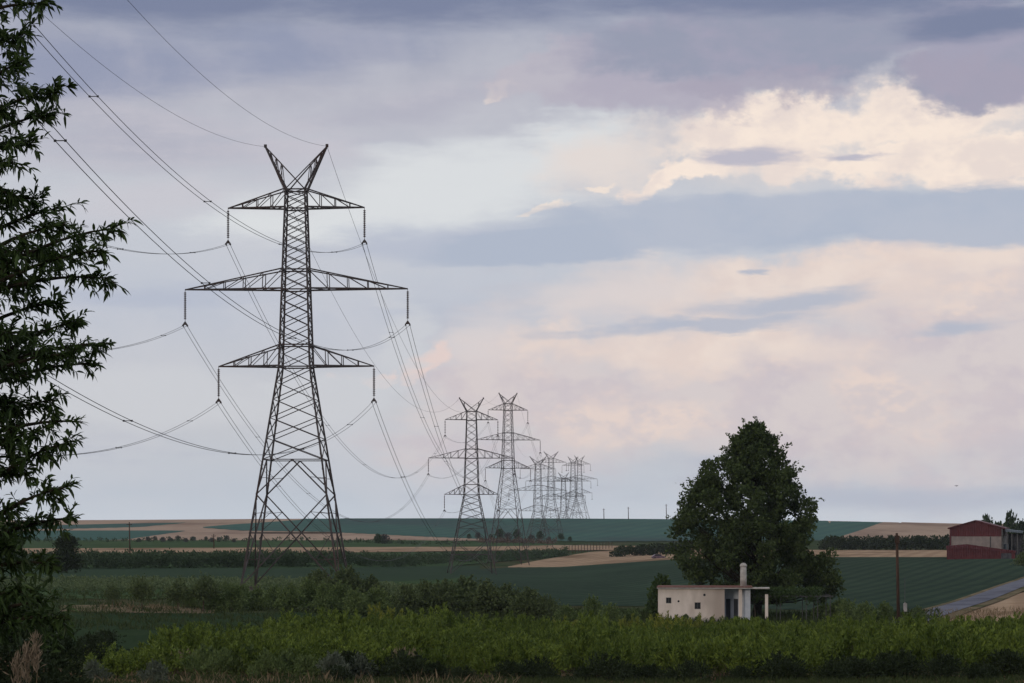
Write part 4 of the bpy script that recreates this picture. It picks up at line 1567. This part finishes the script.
# ------------------------------------------------------------------ foreground orchard
def shoot_tree(name, seed, leaf):
    """young fruit tree: a low fork of limbs carrying many upright leafy shoots"""
    rng = np.random.default_rng(seed)
    mb, tb = MB(), MB()
    tb.tube([(0, 0, -.2), (.02, .01, .15), (0, .02, .4)], [.075, .06, .055], 7)
    ns = 34
    ang = rng.random(ns) * 2 * math.pi
    rad = 1.45 * rng.random(ns) ** .55
    B = np.stack([rad * np.cos(ang), rad * np.sin(ang), .10 + .55 * rng.random(ns)], 1)
    Dn = unit(np.array([0, 0, 1.0]) + .16 * rng.normal(size=(ns, 3)) + B * np.array([.16, .16, 0]))
    Ln = (1.62 - .34 * rad) * (.5 + .62 * rng.random(ns))
    k = 88
    t = rng.random((ns, k, 1))
    width = .19 * (1.08 - t ** 1.6)
    P = (B[:, None] + Dn[:, None] * t * Ln[:, None, None] + width * rng.normal(size=(ns, k, 3)) * np.array([1, 1, .4])).reshape(-1, 3)
    Dr = (Dn[:, None] * .9 + .55 * rng.normal(size=(ns, k, 3))).reshape(-1, 3)
    L = .15 + .14 * rng.random(ns * k)
    v, q = leaf_quads(P, Dr, L, L * .34, rng)
    mb.addq(v, q)
    for i in rng.permutation(ns)[:16]:
        m = B[i] * np.array([.5, .5, .7]) + np.array([0, 0, .1])
        tb.tube([(0, .02, .36), m, B[i], B[i] + Dn[i] * Ln[i] * .6], [.035, .025, .015, .006], 5)
    return mb.mesh(name + '_crown', leaf), tb.mesh(name + '_trunk', M['bark'], True)


orch = [shoot_tree('orchard%d' % i, 100 + i, M['leaf_orch']) for i in range(6)]
orchy = [shoot_tree('yellow_orchard%d' % i, 120 + i, M['leaf_yellow']) for i in range(2)]
rng = np.random.default_rng(77)
rows = np.linspace(108, 185, 12)
cnt = 0
for ri, D in enumerate(rows):
    xmin, xmax = (70 if ri < 2 else 162 + max(0, ri - 4) * 30), 1045
    X0, X1 = (xmin - 512) / FPX * D, (xmax - 512) / FPX * D
    n = int((X1 - X0) / 2.75)
    for j in range(n):
        X = X0 + (j + .5 + .25 * rng.normal()) * (X1 - X0) / n
        Dd = D + .6 * rng.normal()
        px = 512 + X / Dd * FPX
        s = .82 + .36 * rng.random()
        sz_ = s * (0.92 + .2 * rng.random())
        if ri >= 8:
            sz_ *= 1.13
        if px < 172:
            sz_ *= .74
        yel = ri >= 9 and (560 < px < 715) and rng.random() < .7
        yel = yel or (ri >= 10 and 370 < px < 425 and rng.random() < .5)
        loc = (X, Dd, float(ground(X, Dd)))
        if yel:
            lab, grp = 'orchard tree with yellowing leaves at the orchard far edge, left of the cabin', 'yellowing orchard trees'
            ms = orchy[int(rng.integers(2))]
        else:
            ms = orch[int(rng.integers(6))]
            if ri == 0:
                lab, grp = 'low green orchard tree in the front row beside the bare soil', 'front row of orchard trees'
            elif ri >= 10:
                lab, grp = 'green orchard tree in the back rows before the cabin and bushes', 'back rows of orchard trees'
            else:
                lab, grp = 'green leafy orchard tree inside the dense foreground orchard', 'inner orchard trees'
        r = plant('orchard_tree', ms, loc, lab, 'orchard tree', grp, rng.random() * 6.28, s, sz_)
        cnt += 1
for px, D, s in ((100, 118, .8), (112, 112, .7), (124, 117, .8), (133, 111, .75), (141, 116, .8), (150, 112, .78), (160, 117, .85)):
    plant('orchard_tree', orch[cnt % 6], tuple(ground_at(px, D)), 'small orchard tree in the short low row left of the dense orchard', 'orchard tree', 'low orchard row at the left', px * .37, s, s * .8)
    cnt += 1
print('orchard trees', cnt)
shade_bushes = [tree_meshes('undergrowth%d' % i, 1.15, 2.6, 0.0, 34, 44, .17, .07, 180 + i, M['leaf_bush'], 'dome', wild=.4, up=.5, shoots=8) for i in range(3)]  # dark bushes added to give the shade at the orchard's foot
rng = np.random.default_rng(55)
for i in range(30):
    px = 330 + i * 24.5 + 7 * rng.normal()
    plant('undergrowth_bush', shade_bushes[i % 3], tuple(ground_at(px, 104.5 + 1.2 * rng.normal())), 'low dark bush added as shade at the foot of the orchard front', 'bush', 'dark bushes added as shade along the orchard foot', rng.random() * 6, (.45 + .6 * rng.random()))

# ------------------------------------------------------------------ foreground: weeds, dry grass, grey shrubs
def grass(name, label, x0, x1, D0, D1, n, h, w, mat, seed, patchy=0.0):
    rng = np.random.default_rng(seed)
    px = x0 + (x1 - x0) * rng.random(n)
    D = D0 + (D1 - D0) * rng.random(n)
    X = (px - 512) / FPX * D
    if patchy:
        f = np.sin(X * .9 + seed) * np.sin(D * .55 + 2 * seed) + .6 * np.sin(X * 2.1 + D * .7)
        keep = f > patchy
        X, D = X[keep], D[keep]
    P = np.stack([X, D, ground(X, D) + .02], 1)
    mb = MB()
    blades(mb, P, h * (.5 + .8 * rng.random(len(P))), w, rng)
    o = mb.build(name, mat)
    tag(o, label, 'grass', kind='stuff')


grass('weeds', 'green weeds covering the bank before the orchard', -40, 1064, 80, 109, 30000, .30, .05, M['green_grass'], 1, -.35)
grass('dry_grass', 'dry straw coloured grass tufts along the orchard edge', -40, 520, 88, 110, 3000, .5, .03, M['dry_grass'], 2, .35)
grass('dry_grass', 'tall straw grass around the young trees', 100, 205, 222, 231, 700, .45, .05, M['dry_grass'], 3, -.2)
grass('verge_grass', 'dry grass along the lane verge', 925, 1060, 232, 262, 1500, .5, .06, M['dry_grass'], 4, -.3)
grass('weeds', 'green weeds under the cabin and bushes', 380, 940, 190, 262, 26000, .6, .09, M['green_grass'], 5, -.5)
grass('weeds', 'rough grass on the left before the straw strip', -40, 400, 190, 258, 12000, .5, .08, M['green_grass'], 6, -.3)


def tuft(px, D, h, label, seed):
    rng = np.random.default_rng(seed)
    g = ground_at(px, D)
    root = empty('grass_tuft', tuple(g))
    tag(root, label, 'grass tuft', 'tall dry grass tufts at the orchard edge')
    mb = MB()
    n = 170
    P = np.stack([.45 * rng.normal(size=n), .4 * rng.normal(size=n), np.zeros(n) - .03], 1)
    blades(mb, P, h * (.55 + .5 * rng.random(n)), .035, rng, .22)
    n = 40
    P = np.stack([.5 * rng.normal(size=n), .45 * rng.normal(size=n), h * (.55 + .35 * rng.random(n))], 1)
    v, q = leaf_quads(P, np.array([0, 0, 1.0]) + .3 * rng.normal(size=(n, 3)), .3, .05, rng)
    mb.addq(v, q, 1)
    mb.build('stalks', [M['dry_grass'], M['plume']], root)


for i, (px, D, h, lab) in enumerate(((180, 112, 1.25, 'straw tuft left of the low weeds, before the left orchard edge'), (192, 111, 1.05, 'shorter straw tuft beside the leftmost tall one'), (258, 112, 1.0, 'pale grass tuft before the dark orchard gap at left centre'),
                                     (404, 112, 1.35, 'tallest pale grass tuft at the orchard front, left of centre'), (416, 111, 1.2, 'pale tuft just right of the tallest one'), (622, 112, 1.0, 'single straw tuft at the bottom edge right of centre'),
                                     (733, 112, 1.15, 'straw tuft at the bottom edge below the cabin'), (838, 110, .9, 'pale tuft at the bottom edge below the pergola'))):
    tuft(px, D, h, lab, 200 + i)

gs = [tree_meshes('grey_shrub%d' % i, 1.1, 1.7, 0.0, 34, 50, .13, .05, 140 + i, M['leaf_grey'], 'dome', wild=.35, up=.7, shoots=14) for i in range(2)]
for i, (px, D, s, lab) in enumerate(((335, 103, 1.0, 'grey green sage shrub left of the tallest pale tuft, nearer the weeds'), (359, 104, .95, 'grey green sage shrub closest to the tallest pale tuft'), (155, 96, .8, 'grey green shrub on the reddish soil at left'), (95, 98, .8, 'grey green shrub beside the dark roadside bush'))):
    plant('shrub', gs[i % 2], tuple(ground_at(px, D)), lab, 'shrub', 'grey green shrubs on the bank', i * 2, s)
wd = [tree_meshes('weed%d' % i, 1.0, 1.7, 0.0, 30, 46, .14, .045, 150 + i, M['leaf_mid'], 'dome', wild=.4, up=1.0, shoots=16) for i in range(3)]
for i, (px, D, s) in enumerate(((205, 108, 1.3), (226, 107, 1.2), (246, 108, 1.35), (268, 106, 1.15), (288, 107, 1.2), (306, 106, 1.0), (320, 108, .9))):
    plant('weed_clump', wd[i % 3], tuple(ground_at(px, D)), 'leafy green weed clump on the bank left of the grey shrubs', 'weeds', 'leafy weed clumps on the bank', i * 1.3, s)
rb_ = tree_meshes('round_bush', 2.3, 3.0, 0.0, 44, 50, .17, .08, 160, M['leaf_bush'], 'dome', wild=.2)
plant('bush', rb_, tuple(ground_at(104, 128)), 'dark round bush on the low crop by the roadside bush', 'bush', s=.85)
plant('bush', rb_, tuple(ground_at(88, 112)), 'dim green bush where orchard edge meets the roadside bush', 'bush', rz=1.5, s=.85)


# ------------------------------------------------------------------ near roadside tree and bush on the left
def near_tree():
    rng = np.random.default_rng(11)
    D0 = 18.0
    tx = (-95 - 512) / FPX * D0
    gz = float(ground(tx, D0))
    root = empty('roadside_tree', (tx, D0, gz))
    tag(root, 'leafy roadside tree reaching in from the left with dark narrow leaves', 'tree')
    org = np.array([tx, D0, gz])

    def pt(px, py, D):
        return unproj(px, py, D) - org
    trunk = MB()
    zs = np.linspace(-.3, 7.2, 12)
    tp = np.stack([.10 * np.sin(zs), .08 * np.cos(zs * 1.3), zs], 1)
    trunk.tube(tp, np.interp(zs, [-.3, .6, 7.2], [.22, .15, .03]), 10)
    # boughs end at these points on the silhouette
    tips = [(58, 2), (40, 30), (30, 60), (66, 88), (58, 112), (40, 142), (22, 160), (20, 190), (74, 205), (76, 222), (52, 196), (124, 226), (112, 248), (116, 276), (84, 258), (60, 250), (88, 318),
            (66, 300), (40, 285), (118, 342), (108, 362), (84, 352), (60, 350), (92, 420), (64, 398), (78, 440), (44, 430), (76, 485), (50, 520), (84, 516), (30, 470), (62, 562), (78, 618), (40, 590), (20, 545), (22, 400), (15, 330), (10, 110), (8, 250),
            (54, 330), (38, 375), (30, 590), (55, 600)]
    # boughs on the sides the camera does not see complete the crown
    twP, twD = [], []
    limbs = MB()

    def bough(tip, dens, dep):
        ta = math.hypot(tip[0] , tip[1])
        z0 = min(6.4, max(.9, tip[2] - .35 * ta - .1 + .2 * rng.normal()))
        s = np.array([np.interp(z0, zs, tp[:, 0]), np.interp(z0, zs, tp[:, 1]), z0])
        ctrl = s * .45 + tip * .55 + np.array([0, 0, .16 * np.linalg.norm(tip - s)])
        t = np.linspace(0, 1, 9)[:, None]
        c = s * (1 - t) ** 2 + 2 * ctrl * t * (1 - t) + tip * t ** 2
        limbs.tube(c, np.linspace(.030, .005, 9), 5)
        L = np.linalg.norm(tip - s)
        dirn = unit(c[-1] - c[-3])
        for u in np.clip(1 - .92 * rng.random(int(dens)) ** 1.35, 0.12, 1):
            p = np.array([np.interp(u, t[:, 0], c[:, k]) for k in range(3)])
            dd = unit(.75 * dirn + .95 * rng.normal(size=3))
            tl = .05 + .11 * rng.random()
            e = p + dd * tl
            limbs.tube([p, (p + e) / 2 + np.array([0, 0, .01]), e], [.004, .003, .002], 3)
            twP.append(e)
            twD.append(dd)
        twP.append(tip)
        twD.append(dirn)
    for (px, py) in tips:
        D = D0 + rng.uniform(-.7, .7)
        bough(pt(px - 9, py + 2, D), 30, D)
    # crown body left of the frame edge and beyond
    for i in range(120):
        a = rng.random() * 2 * math.pi
        z = 1.0 + 5.6 * rng.random()
        rr = (1.0 + .5 * rng.random()) * math.sin(math.pi * min(.95, .18 + z / 8.2)) ** .6 * (1.25 if z < 4 else 1)
        tip = np.array([rr * math.cos(a) * .40, rr * math.sin(a) * .85, z])
        bough(tip, 22, D0)
    # dense leaf mass close to the frame edge
    for i in range(980):
        py = rng.uniform(-30, 640) if i < 560 else rng.uniform(330, 640)
        edge = np.interp(py, [-30, 60, 130, 170, 200, 250, 300, 350, 400, 440, 500, 560, 640], [34, 28, 42, 4, 22, 58, 30, 54, 12, 36, -4, 30, 62])
        px = rng.uniform(-160, edge)
        twP.append(pt(px, py, D0 + rng.uniform(-.9, .9)))
        twD.append(unit(np.array([.7, 0, .1]) + .8 * rng.normal(size=3)))
    twP = np.array(twP)
    twD = unit(np.array(twD))
    k = 13
    n = len(twP)
    back = rng.random((n, k, 1)) * .14
    P = (twP[:, None] - twD[:, None] * back).reshape(-1, 3)
    Dr = (twD[:, None] * .85 + .62 * rng.normal(size=(n, k, 3)) + np.array([0, 0, -.05])).reshape(-1, 3)
    Ls = .045 + .062 * rng.random(n * k) ** 1.2
    v, q, tr = leaf_folded(P, Dr, Ls, Ls * (.20 + .11 * rng.random(n * k)), rng, .22)
    mb = MB()
    mb.v.append(v)
    mb.f.extend(map(tuple, q.tolist()))
    mb.f.extend(map(tuple, tr.tolist()))
    mb.n = len(v)
    mb.build('crown', M['leaf_near'], root)
    trunk.build('trunk', M['bark'], root, smooth=True)
    limbs.build('boughs', M['bark_dark'], root)


near_tree()


def near_bush(px, D, w, h, seed, label, n_cl=150):
    ms = tree_meshes('roadside_bush%d' % seed, h, w, 0.0, n_cl, 70, .085, .030, seed, M['leaf_bush'], 'dome', cr=.26, wild=.25, up=.4, shoots=40, trunk_r=.03)
    plant('bush', ms, tuple(ground_at(px, D)), label, 'bush', 'dark roadside bushes')


near_bush(-20, 36, 2.9, 1.95, 171, 'dark roadside bush filling the bottom left corner', 190)
near_bush(52, 41, 1.6, 1.55, 172, 'smaller dark bush at the right side of the corner bush', 90)

g = ground_at(26, 13)
pl = empty('dry_plume', tuple(g))
tag(pl, 'pale feathery grass plume close to the road at bottom left', 'grass plume')
mb = MB()
topz = ratio(648) * 13 - g[2]
rng = np.random.default_rng(9)
for i in range(3):
    dx = .05 * (i - 1)
    mb.tube([(dx * .3, 0, -.05), (dx * .6, 0, topz * .5), (dx + .02, 0, topz * (.9 + .05 * i))], [.004, .003, .002], 5)
mb.build('stalk', M['dry_grass'], pl)
mb = MB()
for i in range(3):
    n = 120
    tt = rng.random(n)
    P = np.stack([.05 * (i - 1) + .012 * rng.normal(size=n), .012 * rng.normal(size=n), topz * (.9 + .05 * i) - .14 + .2 * tt], 1)
    v, q = leaf_quads(P, np.array([.1, 0, 1.0]) + .35 * rng.normal(size=(n, 3)), .05, .008, rng)
    mb.addq(v, q)
mb.build('seed_heads', M['plume'], pl)

# ------------------------------------------------------------------ evening air
def haze():
    m, g, out = mat_new('evening_haze')
    v = g.node('ShaderNodeVolumePrincipled')
    v.inputs['Color'].default_value = (0.80, 0.88, 1.0, 1)
    v.inputs['Density'].default_value = 4.5e-5
    v.inputs['Anisotropy'].default_value = 0.0
    g.l.new(v.outputs[0], out.inputs['Volume'])
    mb = MB()
    mb.box(-2500, 2500, -310, 2600, -60, 70)
    o = mb.build('haze', m)
    tag(o, 'thin bluish evening haze lying over the whole valley', 'haze', kind='stuff')


haze()
